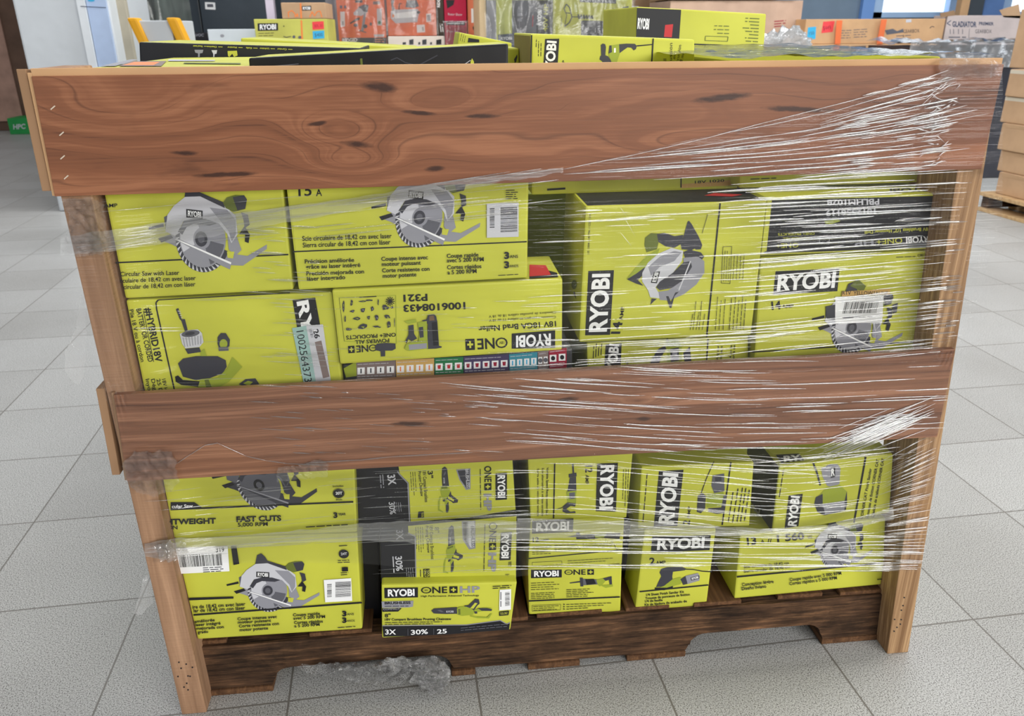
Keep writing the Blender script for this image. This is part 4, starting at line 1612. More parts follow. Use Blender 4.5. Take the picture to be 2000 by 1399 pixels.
f.logo([(958, 660), (1358, 648), (1350, 752), (948, 770)])
f.text('2', (940, 850), (978, 848), 44, bold=.03)
f.text('AMP', (984, 848), (1050, 846), 22, bold=.02)
f.poly('g4', [(1008, 905), (1020, 880), (1060, 868), (1160, 866), (1190, 878), (1180, 890), (1100, 900), (1095, 930), (1100, 970), (1040, 1000), (985, 1005), (1000, 970), (1020, 930)])
f.path('k', [(1180, 882), (1240, 884), (1300, 896), (1366, 900)], 7)
f.poly('ol', [(1098, 950), (1150, 935), (1175, 950), (1150, 985), (1060, 1008), (1000, 1010), (1040, 995)])
f.poly('k', [(976, 1008), (1060, 1008), (1100, 996), (1098, 1012), (1040, 1026), (978, 1024)])
f.poly('g4', [(1150, 950), (1185, 930), (1200, 982), (1170, 990)])
f.poly('g2', [(1185, 928), (1270, 908), (1284, 930), (1280, 960), (1200, 984)])
f.logo([(1220, 938), (1278, 924), (1280, 945), (1224, 960)], part='picture_print')
f.line('k', (872, 1036), (1342, 990), 9)
for s, p, q in (('1/4 Sheet Finish Sander Kit', (918, 1066), (1176, 1044)), ('Trousse de ponceuse de finition', (912, 1090), (1216, 1062)), ('1/4 de feuille', (910, 1110), (1030, 1100)),
                ('Kit de lijadora de acabado de', (908, 1134), (1196, 1108)), ('1/4 de hoja', (908, 1154), (1012, 1144))):
    f.text(s, p, q, 16, bold=.02)
f.done()

# corner sander carton
f = carton('tool_carton', 'lime corner sander carton with a black side, on top of the 1560 watt saw carton', 'carton',
           [(1523, 910), (1745, 887), (1738, 1002), (1508, 1043)], .042, .13, mats=[LIME, None, None, BLACK], group=LOWER)
f.crop(*L4)
f.greek((432, 400), (460, 225), 1, (0, 0), 9)
f.poly('k', [(488, 390), (572, 380), (546, 572), (464, 586)], 'logo')
f.text('RYOBI', (532, 574), (552, 396), 48, 'w', .035, 'logo')
f.line('k', (876, 552), (946, 160), 11)
f.path('g4', [(634, 196), (658, 260), (676, 330)], 11)
f.poly('g2', [(680, 230), (730, 205), (780, 204), (796, 230), (790, 320), (745, 345), (715, 330), (690, 280)])
f.logo([(738, 222), (765, 214), (764, 280), (738, 286)], 'R', part='picture_print')
f.poly('ol', [(715, 340), (790, 325), (832, 365), (826, 440), (680, 460), (660, 400)])
f.poly('g4', [(650, 400), (690, 380), (690, 440), (820, 420), (834, 362), (836, 440), (826, 480), (700, 508), (660, 490), (640, 440)])
f.poly('g2', [(690, 440), (820, 420), (820, 475), (705, 500)])
for i, (s, x, y, l) in enumerate((('CORNER CAT Finish Sander', 928, 530, 300), ('Ponceuse de finition CORNER CAT', 962, 526, 350), ('Lijadora de acabado CORNER CAT', 994, 520, 350))):
    f.text(s, (x, y), (x + l * .18, y - l), 15, bold=.02)
f.done()
p, q = at(1523, 910, .042), at(1745, 887, .042)
nn = (q - p).cross(Vector((0, 1, 0))).normalized()
g = Face(f.root, p + nn * .0005, nn).crop(*L4)
g.poly('k', [(412, 148), (548, 140), (582, 182), (444, 196)], 'top_print')
g.text('RY', (460, 190), (562, 180), 34, 'w', .035, 'top_print')
g.done()
g = Face(f.root, (at(1523, 910, .042) + at(1508, 1043, .042)) / 2 + Vector((-.0015, 0, 0)), (-1, 0, 0)).crop(*L4)
g.text('7/2', (300, 590), (318, 470), 40, 'g2', .02, 'side_print')
g.done()

# 1560 W saw carton
f = carton('tool_carton', 'lime 13 amp 1560 watt circular saw carton standing on the pallet', 'carton',
           [(1446, 1047), (1730, 1012), (1725, 1142), (1434, 1170)], .045, .36, group=LOWER)
f.crop(*L4)
f.text('13', (242, 684), (298, 678), 42, bold=.035)
f.text('A', (322, 676), (346, 674), 22, bold=.01)
f.text('//', (362, 672), (390, 670), 26)
f.text('1 560', (420, 666), (582, 650), 40, bold=.035)
f.text('W', (602, 650), (630, 646), 22, bold=.01)
saw(f, [(615, 730), (985, 714), (758, 824)], ((776, 720), (1245, 725), (968, 829)))
f.text('Scie circulaire de 18,42 cm', (222, 824), (490, 800), 17)
f.text('Sierra circular de 18,42 cm', (222, 850), (496, 822), 17)
f.line('k', (180, 874), (1046, 792), 9)
f.text('Conception légère', (212, 930), (400, 910), 19, bold=.02)
f.text('Diseño liviano', (210, 954), (356, 938), 19, bold=.02)
f.text('Coupe rapide avec 5 000 RPM', (496, 900), (802, 860), 18, bold=.02)
f.text('Cortes rápidos a 5 000 RPM', (494, 924), (776, 888), 18, bold=.02)
f.greek((1014, 890), (1044, 886), 1, (0, 0), 8)
f.done()
# flat cartons bridging the layers behind the lower board
carton('tool_carton', 'flat lime carton bridging the two layers, hidden behind the lower walnut board', 'carton',
       [(1180, 738), (1672, 730), (1670, 800), (1185, 806)], .19, .28, group=LOWER)
for q, lab, y0 in (([(703, 1050), (741, 1056), (745, 1238), (712, 1229)], 'narrow black filler darkening the gap between the saw cartons and the chainsaw stack', .09),
                  ([(1222, 1020), (1248, 1020), (1246, 1186), (1216, 1190)], 'narrow black filler darkening the gap between the reciprocating saw and sander cartons', .12),
                  ([(1384, 1046), (1436, 1044), (1426, 1150), (1384, 1156)], 'narrow black filler darkening the gap between the sander and the 1560 watt saw carton', .16)):
    carton('tool_carton', lab, 'carton', q, y0, .3, mats=[BLACK], group=LOWER)  # black fillers put into the gaps in place of their shade
for i, (q, lab) in enumerate((([(660, 1010), (860, 1000), (860, 1215), (660, 1220)], 'black filler box added for darkness in the second row behind the pruning chainsaw stack'),
                              ([(1000, 960), (1260, 950), (1260, 1160), (1000, 1170)], 'black filler box added for darkness in the second row behind the reciprocating saw stack'),
                              ([(1290, 950), (1450, 945), (1440, 1145), (1285, 1150)], 'black filler box added for darkness in the second row behind the upright sander carton'))):
    carton('tool_carton', lab, 'carton', q, .50, .4, mats=[BLACK], group='second row cartons')  # black boxes added so the lower gaps look dark

# ---- cartons on top of the load
f = carton('tool_carton', 'flat lime carton on top of the load beside a pine post, printed top showing', 'carton',
           [(140, 137), (480, 133), (492, 249), (176, 253)], .046, .42, group=TOPG)
f.done()
ztop = at(330, 134.5, .046).z
g = Face(f.root, (0, .2, ztop + .0002), (0, 0, 1))
g.poly('pk', [(232, 129), (315, 129), (325, 119), (252, 120)], 'top_print')
g.poly('or', [(240, 127), (300, 127), (312, 121), (262, 121)], 'top_print')
g.poly('g2', [(196, 129), (225, 129), (270, 116), (255, 116)], 'top_print')
g.poly('g1', [(330, 116), (420, 117), (420, 119), (328, 119)], 'top_print')
g.poly('od', [(360, 122), (470, 123), (470, 125), (358, 124)], 'top_print')
g.done()

SHEEN = board('glossy_black_carton', (15, 15, 18), 0.45, 0.3)
f = carton('tool_carton', 'long black carton slanting across the top of the load, lime edge along its lid', 'carton',
           [(485, 113), (993, 85), (992, 222), (496, 238)], .10, .13, mats=[SHEEN, None, LIME, KRAFTD, KRAFTD], group=TOPG)
f.crop(480, 0, .24)
f.poly('l', [(1830, 500), (1842, 475), (1856, 500), (1862, 552), (1828, 552)])
f.line('g1', (1765, 535), (1830, 490), 5)
f.poly('od', [(930, 478), (948, 474), (955, 552), (936, 552)])
f.path('g4', [(1180, 490), (1230, 470), (1300, 510), (1400, 535), (1560, 450)], 9)
f.line('g3', (80, 552), (430, 520), 6)
f.done()
f = carton('tool_carton', 'long black carton behind the flat lime one, upside-down yellow captions on it', 'carton',
           [(271, 82), (706, 94), (706, 190), (276, 190)], .48, .24, mats=[BLACK, None, LIME], group=TOPG)
f.crop(0, 0, .35)
for i, (w, x) in enumerate((('Fixed base', 1130), ('Cleaning', 1210), ('Hunting', 1322), ('Knife', 1405), ('Lighting', 1502), ('Carving', 1600))):
    f.text(w, (x, 254 + i * 3.4), (x - (52 if len(w) > 5 else 32), 253 + i * 3.2), 9, 'l', .02)
    f.line('l', (x + 8, 258 + i * 3.4), (x + 32, 259 + i * 3.4), 3)
f.poly('g2', [(1085, 278), (1135, 278), (1130, 296), (1115, 298), (1115, 318), (1105, 318), (1105, 298), (1090, 294)])
f.poly('g1', [(1180, 280), (1212, 280), (1208, 300), (1198, 302), (1196, 318), (1190, 318), (1190, 302)])
f.poly('l', [(1270, 285), (1322, 283), (1326, 310), (1306, 318), (1296, 300), (1280, 318), (1272, 312)])
f.done()
carton('tool_carton', 'thin lime carton lid lying furthest back on the load', 'carton',
       [(470, 74), (814, 93), (814, 180), (476, 180)], .75, .2, mats=[LIME], group=TOPG)
f = carton('tool_carton', 'small tilted lime carton poking up behind the slanting black carton', 'carton',
           [(897, 63), (1000, 84), (990, 185), (880, 180)], .60, .2, group=TOPG)
f.crop(480, 0, .24)
f.greek((1745, 335), (1760, 270), 3, (16, 5), 5)
f.poly('k', [(1812, 308), (1900, 322), (1900, 345), (1806, 345)])
f.done()
f = carton('tool_carton', 'lime angle drill carton standing on the load, black logo reading upwards, kraft end showing', 'carton',
           [(1036, 66), (1357, 77), (1357, 226), (1040, 226)], .215, .22, mats=[LIME, None, None, board('scuffed_carton_end', (140, 128, 84), .8, .1)], group=TOPG)
f.crop(920, 0, .2)
f.poly('k', [(585, 345), (598, 342), (588, 800), (572, 800)])
f.poly('k', [(724, 380), (862, 378), (838, 760), (698, 760)], 'logo')
f.text('RYOBI', (806, 752), (832, 402), 86, 'w', .035, 'logo')
for x in (640, 662, 686):
    f.greek((x - 4, 550 - (x == 640) * 90), (x, 376), 1, (0, 0), 9, seed=x)
f.text('9 AMP', (905, 760), (918, 590), 24, bold=.02)
f.poly('g4', [(1268, 440), (1285, 425), (1310, 432), (1318, 460), (1312, 540), (1340, 550), (1370, 600), (1378, 640), (1290, 640), (1282, 600), (1256, 580), (1262, 550), (1272, 540)])
f.poly('ol', [(1360, 445), (1440, 432), (1470, 470), (1440, 560), (1420, 620), (1370, 600), (1345, 540)])
f.poly('g4', [(1352, 445), (1372, 442), (1376, 510), (1342, 524)])
f.poly('w', [(1396, 470), (1414, 468), (1414, 512), (1396, 516)])
f.poly('g4', [(1446, 432), (1520, 426), (1600, 428), (1620, 450), (1610, 480), (1590, 492), (1566, 466), (1530, 462), (1490, 490), (1450, 520)])
f.poly('k', [(1620, 442), (1770, 430), (1770, 440), (1622, 454)])
f.disc('k', (1335, 640), 30, 26)
f.line('k', (1755, 760), (1780, 375), 13)
f.text('drill', (1906, 660), (1908, 575), 30, bold=.0)
f.text('percussion', (1958, 720), (1968, 420), 30, bold=.0)
f.text('18 mm', (1996, 640), (2000, 500), 30, bold=.0)
f.crop(1200, 0, .4)
f.text('percussion', (308, 330), (328, 220), 14, bold=.0)
f.text('18 mm', (330, 310), (344, 252), 14, bold=.0)
f.done()
f = carton('tool_carton', 'lime sliver of a carton squeezed between the slanting black carton and the angle drill carton', 'carton',
           [(990, 93), (1014, 94), (1014, 226), (990, 226)], .36, .16, group=TOPG)
f.crop(920, 0, .2)
f.poly('g4', [(420, 580), (450, 530), (452, 560), (440, 600), (428, 620)])
f.done()
f = carton('tool_carton', 'black and lime saw carton rising highest on the load, red patch on it', 'carton',
           [(1243, 13), (1497, 27), (1486, 180), (1238, 180)], .62, .3, mats=[LIME], group=TOPG)
f.crop(1200, 0, .4)
f.poly('k', [(110, 38), (326, 48), (300, 440), (98, 440)])
f.text('RYOBI', (112, 138), (168, 142), 48, 'w', .04, 'logo')
f.poly('r', [(248, 122), (287, 118), (280, 182), (242, 180)])
for i in range(8):
    f.greek((708 - i, 92 + i * 16), (622 + (i % 3) * 14, 88 + i * 16), 1, (0, 0), 8, 'od', seed=i)
for i in range(3):
    f.greek((560, 128 + i * 18), (478 + i * 8, 126 + i * 18), 1, (0, 0), 7, 'od', seed=i + 30)
f.path('od', [(445, 176), (556, 180), (552, 202), (443, 198), (445, 176)], 3, 'fine_print')
f.line('k', (300, 214), (722, 230), 9)
for i in range(4):
    f.greek((690, 250 + i * 14), (632, 248 + i * 14), 1, (0, 0), 6, 'od', seed=i + 60)
f.disc('g2', (500, 280), 52, 56, 150, 395)
f.disc('g1', (494, 284), 38, 40, 150, 395)
f.poly('g3', [(388, 290), (420, 262), (450, 240), (470, 250), (440, 280), (430, 300), (388, 300)])
f.disc('ol', (412, 280), 14, 14)
f.done()
# unseen rear rows added to block light and keep the gaps dark
REAR = board('shade_dark_filler', (120, 128, 40), .6)  # lime with interior shade mixed into the colour
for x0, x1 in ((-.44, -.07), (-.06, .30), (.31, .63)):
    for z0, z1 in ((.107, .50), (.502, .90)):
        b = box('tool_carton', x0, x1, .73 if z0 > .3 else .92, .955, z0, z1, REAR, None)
        tag(b, 'unseen filler box of the rear row, added to darken the gaps in the crate', 'carton', 'rear row fillers')

# ------------------------------------------------------------------ stretch film
wrap = empty('stretch_wrap', (.11, -.012, 0), 'clear stretch wrap pulled around the crate, torn and bunched in places, glinting in the light', 'stretch wrap')


def sm(a, b, x):
    t = min(1, max(0, (x - a) / (b - a)))
    return t * t * (3 - 2 * t)


def yfilm(p):
    x, z = p.x, p.z
    y = -.0118
    if .570 < z < .828:
        s = sm(.570, .60, z) * (1 - sm(.80, .828, z))
        y += .019 * s * sm(-.44, -.36, x) * (1 - sm(.58, .67, x))
    elif z <= .432:
        s = sm(.0, .05, .432 - z)
        y += .016 * s * sm(-.43, -.36, x) * (1 - sm(.60, .70, x))
    if z > .57 and z < .828 or z < .432:
        y += .0085 * (sm(.66, .70, x) + 1 - sm(-.46, -.42, x))
    return y


def fp(px, py, off=0.0):
    y = -.011
    for _ in range(3):
        p = at(px, py, y)
        y = yfilm(p) + off
    return at(px, py, y)


def interp(pl, x):
    if x <= pl[0][0]:
        return pl[0][1]
    for (a, b), (c, d) in zip(pl, pl[1:]):
        if x <= c:
            return b + (d - b) * (x - a) / (c - a)
    return pl[-1][1]


def sheet(name, top, bot, mat, nx=150, ny=50, wob=.0012, off=0.0, label=None, edge=0.0, seed=0, parent=None):
    bm = bmesh.new()
    uvl = bm.loops.layers.uv.new('UVMap')
    x0, x1 = max(top[0][0], bot[0][0]) if top[0][0] != bot[0][0] else top[0][0], min(top[-1][0], bot[-1][0])
    g = []
    uv = {}
    for i in range(nx + 1):
        px = x0 + (x1 - x0) * i / nx
        a, b = interp(top, px), interp(bot, px)
        a += edge * noise.noise((px * .03, seed, 0)) * 8
        b += edge * noise.noise((px * .03, seed + 9, 0)) * 8
        col = []
        for j in range(ny + 1):
            py = a + (b - a) * j / ny
            p = fp(px, py, off)
            p = p + Vector((0, wob * noise.noise((p.x * 4 + seed, p.z * 60, 0)), 0))
            v = bm.verts.new(p)
            uv[v] = (p.x, p.z)
            col.append(v)
        g.append(col)
    for i in range(nx):
        for j in range(ny):
            f = bm.faces.new((g[i][j], g[i][j + 1], g[i + 1][j + 1], g[i + 1][j]))
            for l in f.loops:
                l[uvl].uv = uv[l.vert]
    o = fin(bm, name, mat, parent or wrap, None, True)
    if label:
        o['label'] = label
    return o


sheet('film_sheet', [(118, 389), (560, 384), (640, 378), (1100, 331), (1500, 237), (1700, 186), (1850, 137), (1958, 128)],
      [(118, 560), (215, 800), (246, 925), (345, 906), (400, 870), (425, 866), (480, 891), (560, 906), (640, 910), (760, 897), (920, 888), (1000, 905), (1240, 890), (1828, 858), (1958, 420)], FILM, 220, 110, .0014)
sheet('film_sheet', [(318, 940), (540, 915), (920, 903), (1240, 890), (1830, 858)],
      [(318, 1072), (345, 1066), (700, 1036), (1000, 1036), (1250, 1030), (1500, 1042), (1745, 1002), (1830, 960)], FILM, 160, 50, .0016, seed=5)
sheet('film_sheet', [(300, 1082), (700, 1040), (1000, 1036), (1250, 1040), (1500, 1046), (1745, 1004), (1800, 985)],
      [(300, 1100), (700, 1100), (1000, 1128), (1100, 1114), (1780, 1116), (1800, 1116)], FILM, 160, 40, .0016, seed=8)
bm = bmesh.new()
uvl = bm.loops.layers.uv.new('UVMap')
g = []
for i in range(61):
    c = []
    for j in range(25):
        x, y = .30 + .375 * i / 60, .0 + .62 * j / 24
        c.append(bm.verts.new((x, y, .9715 + .004 * noise.noise((x * 16, y * 16, 4)) + .003 * noise.noise((x * 40 + y * 20, y * 8, 9)))))
    g.append(c)
for i in range(60):
    for j in range(24):
        fc = bm.faces.new((g[i][j], g[i + 1][j], g[i + 1][j + 1], g[i][j + 1]))
        for l in fc.loops:
            l[uvl].uv = (l.vert.co.x, l.vert.co.y)
fin(bm, 'film_sheet', film_material('top_film', .22, 1.0, .12, .004, (20, 40), .02), wrap, None, True)['label'] = 'shiny film lying over the lime carton at the top'
# twisted bands
sheet('film_band', [(118, 462), (200, 452), (340, 430), (520, 410), (700, 385), (900, 350), (1100, 327)],
      [(118, 500), (200, 492), (340, 474), (520, 442), (700, 410), (900, 368), (1100, 338)], ROPE, 120, 14, .003, -.003, 'whitish twisted band of film slanting up across the upper gap', .6, 3)
sheet('film_band', [(282, 1062), (320, 1056), (345, 1052), (420, 1050), (560, 1040), (700, 1022), (860, 1016), (1010, 1020)],
      [(282, 1088), (320, 1092), (345, 1088), (420, 1072), (560, 1060), (700, 1056), (860, 1062), (1010, 1058)], ROPE, 120, 14, .003, -.003, 'whitish twisted band of film across the stacked saw cartons', .6, 4)
sheet('film_band', [(1010, 1012), (1240, 1018), (1500, 1034), (1620, 1026), (1745, 990)],
      [(1010, 1056), (1240, 1046), (1500, 1048), (1620, 1044), (1745, 1014)], film_material('bunched_film', .16, 2.0, .14, .002, (4, 260), .06), 120, 12, .003, -.002, None, .4, 6)

# creases: thin raised folds of film
creases = bmesh.new()
rc = random.Random(21)


def crease(px, py, L, slope, w, curve=0.0):
    n_ = max(5, int(L / 14))
    prev = None
    if px + L / 2 > 1905 - .11 * (py - 340) and py > 335:
        L = max(20, 2 * (1900 - .11 * (py - 340) - px))
    ph = rc.uniform(0, 50)
    for i in range(n_ + 1):
        t = i / n_
        x = px + (t - .5) * L
        y = py + slope * (t - .5) * L + curve * ((t - .5) ** 2) * L + .7 * noise.noise((ph + t * L * .012, ph, 0))
        c = fp(x, y, -.0004)
        if c.x > (.683 if c.z > .828 else .694 + (.75 - .694) * (1 - c.z / .8)) or c.x < -.478:
            prev = None
            continue
        r = 1.18 * w * (0.2 + .8 * math.sin(math.pi * min(1, max(0, t))) ** .6) * .00034
        ring = []
        for k in range(5):
            a = math.pi * k / 4
            ring.append(creases.verts.new(c + Vector((0, -math.sin(a) * r * .8, math.cos(a) * r))))
        if prev:
            for k in range(4):
                creases.faces.new((prev[k], prev[k + 1], ring[k + 1], ring[k]))
        prev = ring


def field(n_, poly, slope, Lr, wr):
    xs = [p[0] for p in poly]
    ys = [p[1] for p in poly]
    k = 0
    while k < n_:
        x, y = rc.uniform(min(xs), max(xs)), rc.uniform(min(ys), max(ys))
        ins = False
        for (a, b), (c, d) in zip(poly, poly[1:] + poly[:1]):
            if (b > y) != (d > y) and x < (c - a) * (y - b) / (d - b) + a:
                ins = not ins
        if not ins:
            continue
        k += 1
        crease(x, y, rc.uniform(*Lr), slope(x, y) + rc.gauss(0, .007), rc.uniform(*wr) * rc.choice((.7, 1, 1, 1.4)), rc.gauss(0, .03))


fan = lambda cx, cy: (lambda x, y: (y - cy) / (x - cx))
# over the upper board
field(58, [(1180, 330), (1500, 245), (1720, 185), (1830, 160), (1830, 335), (1500, 352)], lambda x, y: -.30 + .23 * sm(170, 340, y - (1830 - x) * -.02), (60, 330), (1.6, 3.6))
field(60, [(1660, 180), (1840, 150), (1840, 335), (1640, 340)], lambda x, y: -.22 + .14 * sm(170, 330, y), (25, 90), (2, 4.2))
# over the hammer drill and sticker cartons
field(52, [(1490, 345), (1840, 335), (1830, 500), (1480, 515)], lambda x, y: -.05 - .03 * sm(400, 520, y), (80, 330), (2.2, 4.6))
field(58, [(1470, 500), (1840, 485), (1810, 700), (1440, 705)], lambda x, y: -.08 - .03 * sm(500, 640, y), (60, 260), (1.8, 4.0))
field(50, [(1700, 520), (1880, 480), (1870, 690), (1690, 700)], lambda x, y: -.10, (30, 160), (1.4, 2.6))
# over the sideways saw carton
field(50, [(1100, 400), (1500, 385), (1480, 690), (1080, 700)], lambda x, y: -.045, (25, 150), (1.4, 2.8))
field(28, [(1040, 640), (1500, 630), (1480, 700), (1040, 715)], lambda x, y: -.05, (80, 260), (1.8, 3.2))
# over the middle and left of the upper gap
field(60, [(480, 440), (600, 430), (660, 760), (520, 760)], lambda x, y: .06, (20, 80), (1.4, 2.6))
field(45, [(250, 390), (760, 384), (1030, 350), (1030, 460), (700, 470), (300, 470)], lambda x, y: -.10, (50, 220), (1.2, 2.2))
field(45, [(300, 585), (660, 570), (1090, 540), (1090, 690), (660, 750), (300, 760)], lambda x, y: -.01, (20, 110), (1.0, 1.8))
# over the lower board
field(85, [(980, 760), (1300, 700), (1850, 700), (1835, 830), (1500, 880), (1000, 890)], lambda x, y: .07 - .12 * sm(1150, 1750, x), (60, 300), (1.6, 3.8))
field(60, [(480, 770), (1000, 760), (1000, 880), (600, 890), (480, 850)], lambda x, y: .06, (15, 70), (1.0, 2.0))
# fan from the carton corner up to the end of the lower board
for i in range(46):
    t = i / 45
    crease(1690 + 40 * t + rc.gauss(0, 14), 842 - 6 * t + rc.gauss(0, 13), rc.uniform(70, 230), -.42 + rc.gauss(0, .05), rc.uniform(2.2, 5.0))
# across the gap by the post
for i in range(60):
    y1 = 860 + 175 * (i / 59)
    s = -.55 + .5 * (i / 59)
    crease(1775 + rc.gauss(0, 14), y1 + rc.gauss(0, 5) + 20, rc.uniform(50, 130), s + rc.gauss(0, .03), rc.uniform(1.0, 2.2))
# over the lower cartons
field(60, [(1230, 900), (1740, 880), (1735, 1000), (1500, 1040), (1230, 1030)], lambda x, y: .09 - .22 * sm(1450, 1650, x), (60, 300), (1.4, 3.0))
field(26, [(1020, 905), (1240, 895), (1240, 1010), (1030, 1015)], lambda x, y: .02 + .1 * sm(1150, 1250, x), (40, 120), (1.0, 2.0))
field(46, [(1030, 1045), (1790, 1030), (1780, 1118), (1060, 1112)], lambda x, y: .012, (90, 360), (1.8, 4.2))
field(26, [(1600, 1040), (1790, 1030), (1780, 1118), (1600, 1112)], lambda x, y: -.01, (40, 160), (2, 4.2))
field(50, [(690, 920), (1010, 910), (1010, 1130), (700, 1120)], lambda x, y: -.05, (40, 200), (1.0, 2.0))
field(36, [(340, 935), (700, 915), (700, 1050), (340, 1060)], lambda x, y: -.10, (30, 140), (1.0, 1.8))
# along the twisted bands
for k in range(26):
    t = rc.random()
    crease(160 + 900 * t, 478 - 148 * t + rc.gauss(0, 7 * (1.4 - t)), rc.uniform(80, 240), -.165, rc.uniform(1.4, 3.2))
for k in range(30):
    t = rc.random()
    crease(330 + 660 * t, 1072 - 36 * t + rc.gauss(0, 8), rc.uniform(60, 220), -.06, rc.uniform(1.4, 3.2))
for k in range(26):
    t = rc.random()
    crease(1030 + 700 * t, 1034 + 12 * math.sin(t * 3.1) - 22 * sm(.7, 1, t) + rc.gauss(0, 5), rc.uniform(60, 220), .02 - .25 * sm(.7, 1, t), rc.uniform(2, 4.5))


def edge_crease(pts, w):
    L = [math.hypot(c - a, d - b) for (a, b), (c, d) in zip(pts, pts[1:])]
    for (a, b), (c, d), l in zip(pts, pts[1:], L):
        crease((a + c) / 2, (b + d) / 2, abs(c - a) * 1.12, (d - b) / (c - a), w)


edge_crease([(345, 906), (372, 888), (400, 870), (425, 866), (480, 891), (520, 900), (560, 906), (640, 909)], 2.2)
edge_crease([(600, 905), (700, 899), (760, 893), (860, 887), (920, 884)], 2.4)
edge_crease([(1100, 331), (1250, 300), (1380, 270), (1500, 238), (1600, 213), (1700, 187), (1790, 160), (1850, 138)], 1.6)
for a, b, c, d in ((1213, 408, 1222, 420), (1222, 430, 1239, 459), (1213, 456, 1233, 481)):
    crease((a + c) / 2, (b + d) / 2, c - a + 4, (d - b) / (c - a), 2.6)
for i in range(70):
    y = rc.uniform(150, 330)
    crease(1838 - .11 * (y - 150) + rc.gauss(0, 16), y, rc.uniform(6, 22), rc.choice((-.5, -.3, .4, -.9)) + rc.gauss(0, .2), rc.uniform(1.6, 3.4))
bmesh.ops.recalc_face_normals(creases, faces=creases.faces)
fin(creases, 'film_crease', FOLD, wrap, None, True)


def clump(name, outline, mat, amp, off, seed, parent, grid=70, freq=55, label=None, at_fn=None):
    """crumpled scrap of film: outline in photo measurements, strongly creased"""
    bm = bmesh.new()
    uvl = bm.loops.layers.uv.new('UVMap')
    xs = [p[0] for p in outline]
    ys = [p[1] for p in outline]
    x0, x1, y0, y1 = min(xs), max(xs), min(ys), max(ys)
    st = max(x1 - x0, y1 - y0) / grid
    V = {}

    def inside(x, y):
        ins = False
        for (a, b), (c, d) in zip(outline, outline[1:] + outline[:1]):
            if (b > y) != (d > y) and x < (c - a) * (y - b) / (d - b) + a:
                ins = not ins
        return ins

    def vert(i, j):
        if (i, j) not in V:
            x, y = x0 + i * st, y0 + j * st
            x += st * 1.6 * noise.noise((x * .05, y * .05, seed))
            y += st * 1.6 * noise.noise((x * .05, y * .05, seed + 7))
            p = at_fn(x, y) if at_fn else fp(x, y, off)
            h = abs(noise.noise((p.x * freq, p.z * freq, seed))) + .5 * abs(noise.noise((p.x * freq * 2.3, p.z * freq * 2.3, seed + 3)))
            p = p + Vector((0, -amp * h, amp * .5 * h if at_fn else 0))
            p.z = max(p.z, .0015)
            V[(i, j)] = bm.verts.new(p)
        return V[(i, j)]
    for i in range(int((x1 - x0) / st) + 1):
        for j in range(int((y1 - y0) / st) + 1):
            if inside(x0 + (i + .5) * st, y0 + (j + .5) * st):
                bm.faces.new((vert(i, j), vert(i, j + 1), vert(i + 1, j + 1), vert(i + 1, j)))
    o = fin(bm, name, mat, parent, None, True)
    if label:
        o['label'] = label
    return o


clump('film_scrap', [(240, 905), (262, 882), (330, 876), (345, 895), (350, 940), (335, 958), (300, 968), (262, 955), (246, 940)], CRUMP, .012, -.002, 1, wrap, 60, 60, 'crumpled scrap of film bunched over the end of the lower board')
clump('film_scrap', [(540, 925), (545, 912), (600, 905), (625, 896), (642, 905), (640, 930), (560, 938), (543, 940)], CRUMP, .006, -.002, 2, wrap, 60, 80)
clump('film_scrap', [(118, 388), (180, 384), (205, 400), (215, 470), (205, 495), (160, 500), (128, 498), (118, 486), (132, 460), (136, 420)], CRUMP, .010, -.002, 3, wrap, 60, 55, 'crumpled film gathered around the post under the upper board')
clump('film_scrap', [(300, 1066), (330, 1054), (365, 1056), (372, 1076), (350, 1092), (318, 1088)], ROPE, .016, -.004, 4, wrap, 44, 80, 'white knot of twisted film on the post')
clump('film_scrap', [(1830, 118), (1872, 104), (1910, 108), (1958, 124), (1955, 150), (1880, 150), (1850, 165), (1836, 150)], CRUMP, .008, -.003, 5, wrap, 60, 60, 'crumpled film over the top corner of the upper board')
tailm = film_material('loose_film_tail', .24, 1.4, .12, 0, (30, 1), .03, crumple=.004)
clump('film_tail', [(158, 578), (168, 582), (168, 700), (160, 750), (148, 752), (128, 730), (128, 690), (150, 640)], tailm, .006, 0, 7, wrap, 60, 9, 'loose tail of film hanging beside the post', lambda x, y: at(x, y, .02))
clump('film_tail', [(286, 1120), (296, 1130), (300, 1180), (280, 1200), (262, 1198), (270, 1170)], tailm, .012, 0, 8, wrap, 40, 20, None, lambda x, y: at(x, y, .02))

# bundle of film left on the floor under the pallet edge
heap = empty('film_heap', (-.12, .0, 0), 'crumpled heap of clear film lying on the floor tiles under the pallet edge', 'plastic film')


HEAPF = film_material('heaped_film', .07, 2.2, .08, 0, (60, 1), .05, crumple=.012)


HEAPB = film_material('bright_heaped_film', .26, 2.4, .10, 0, (50, 1), .08, crumple=.014)


def blob(name, c, r, seed, amp=.30, parent=heap, mat=HEAPF, sub=5):
    bm = bmesh.new()
    bmesh.ops.create_icosphere(bm, subdivisions=sub, radius=1)
    for v in bm.verts:
        d = v.co.normalized()
        h = 1 + amp * (abs(noise.noise(d * 2.2 + Vector((seed, 0, 0)))) * 1.6 - .5) + amp * .7 * abs(noise.noise(d * 6 + Vector((0, seed, 0)))) + amp * .35 * noise.noise(d * 14 + Vector((0, seed, 0)))
        v.co = Vector((d.x * r[0] * h, d.y * r[1] * h, d.z * r[2] * h)) + Vector(c)
        v.co.z = max(v.co.z, .0015 + .002 * abs(noise.noise(v.co * 60)))
    return fin(bm, name, mat, parent, None, True)


def gp(px, py, z=0.0):
    d = ray(px, py)
    return EYE + d * ((z - EYE.z) / d.z)


def lying(back):
    def fn(x, y):
        p = gp(x, y, .006)
        return p if p.y < back else at(x, y, back)
    return fn


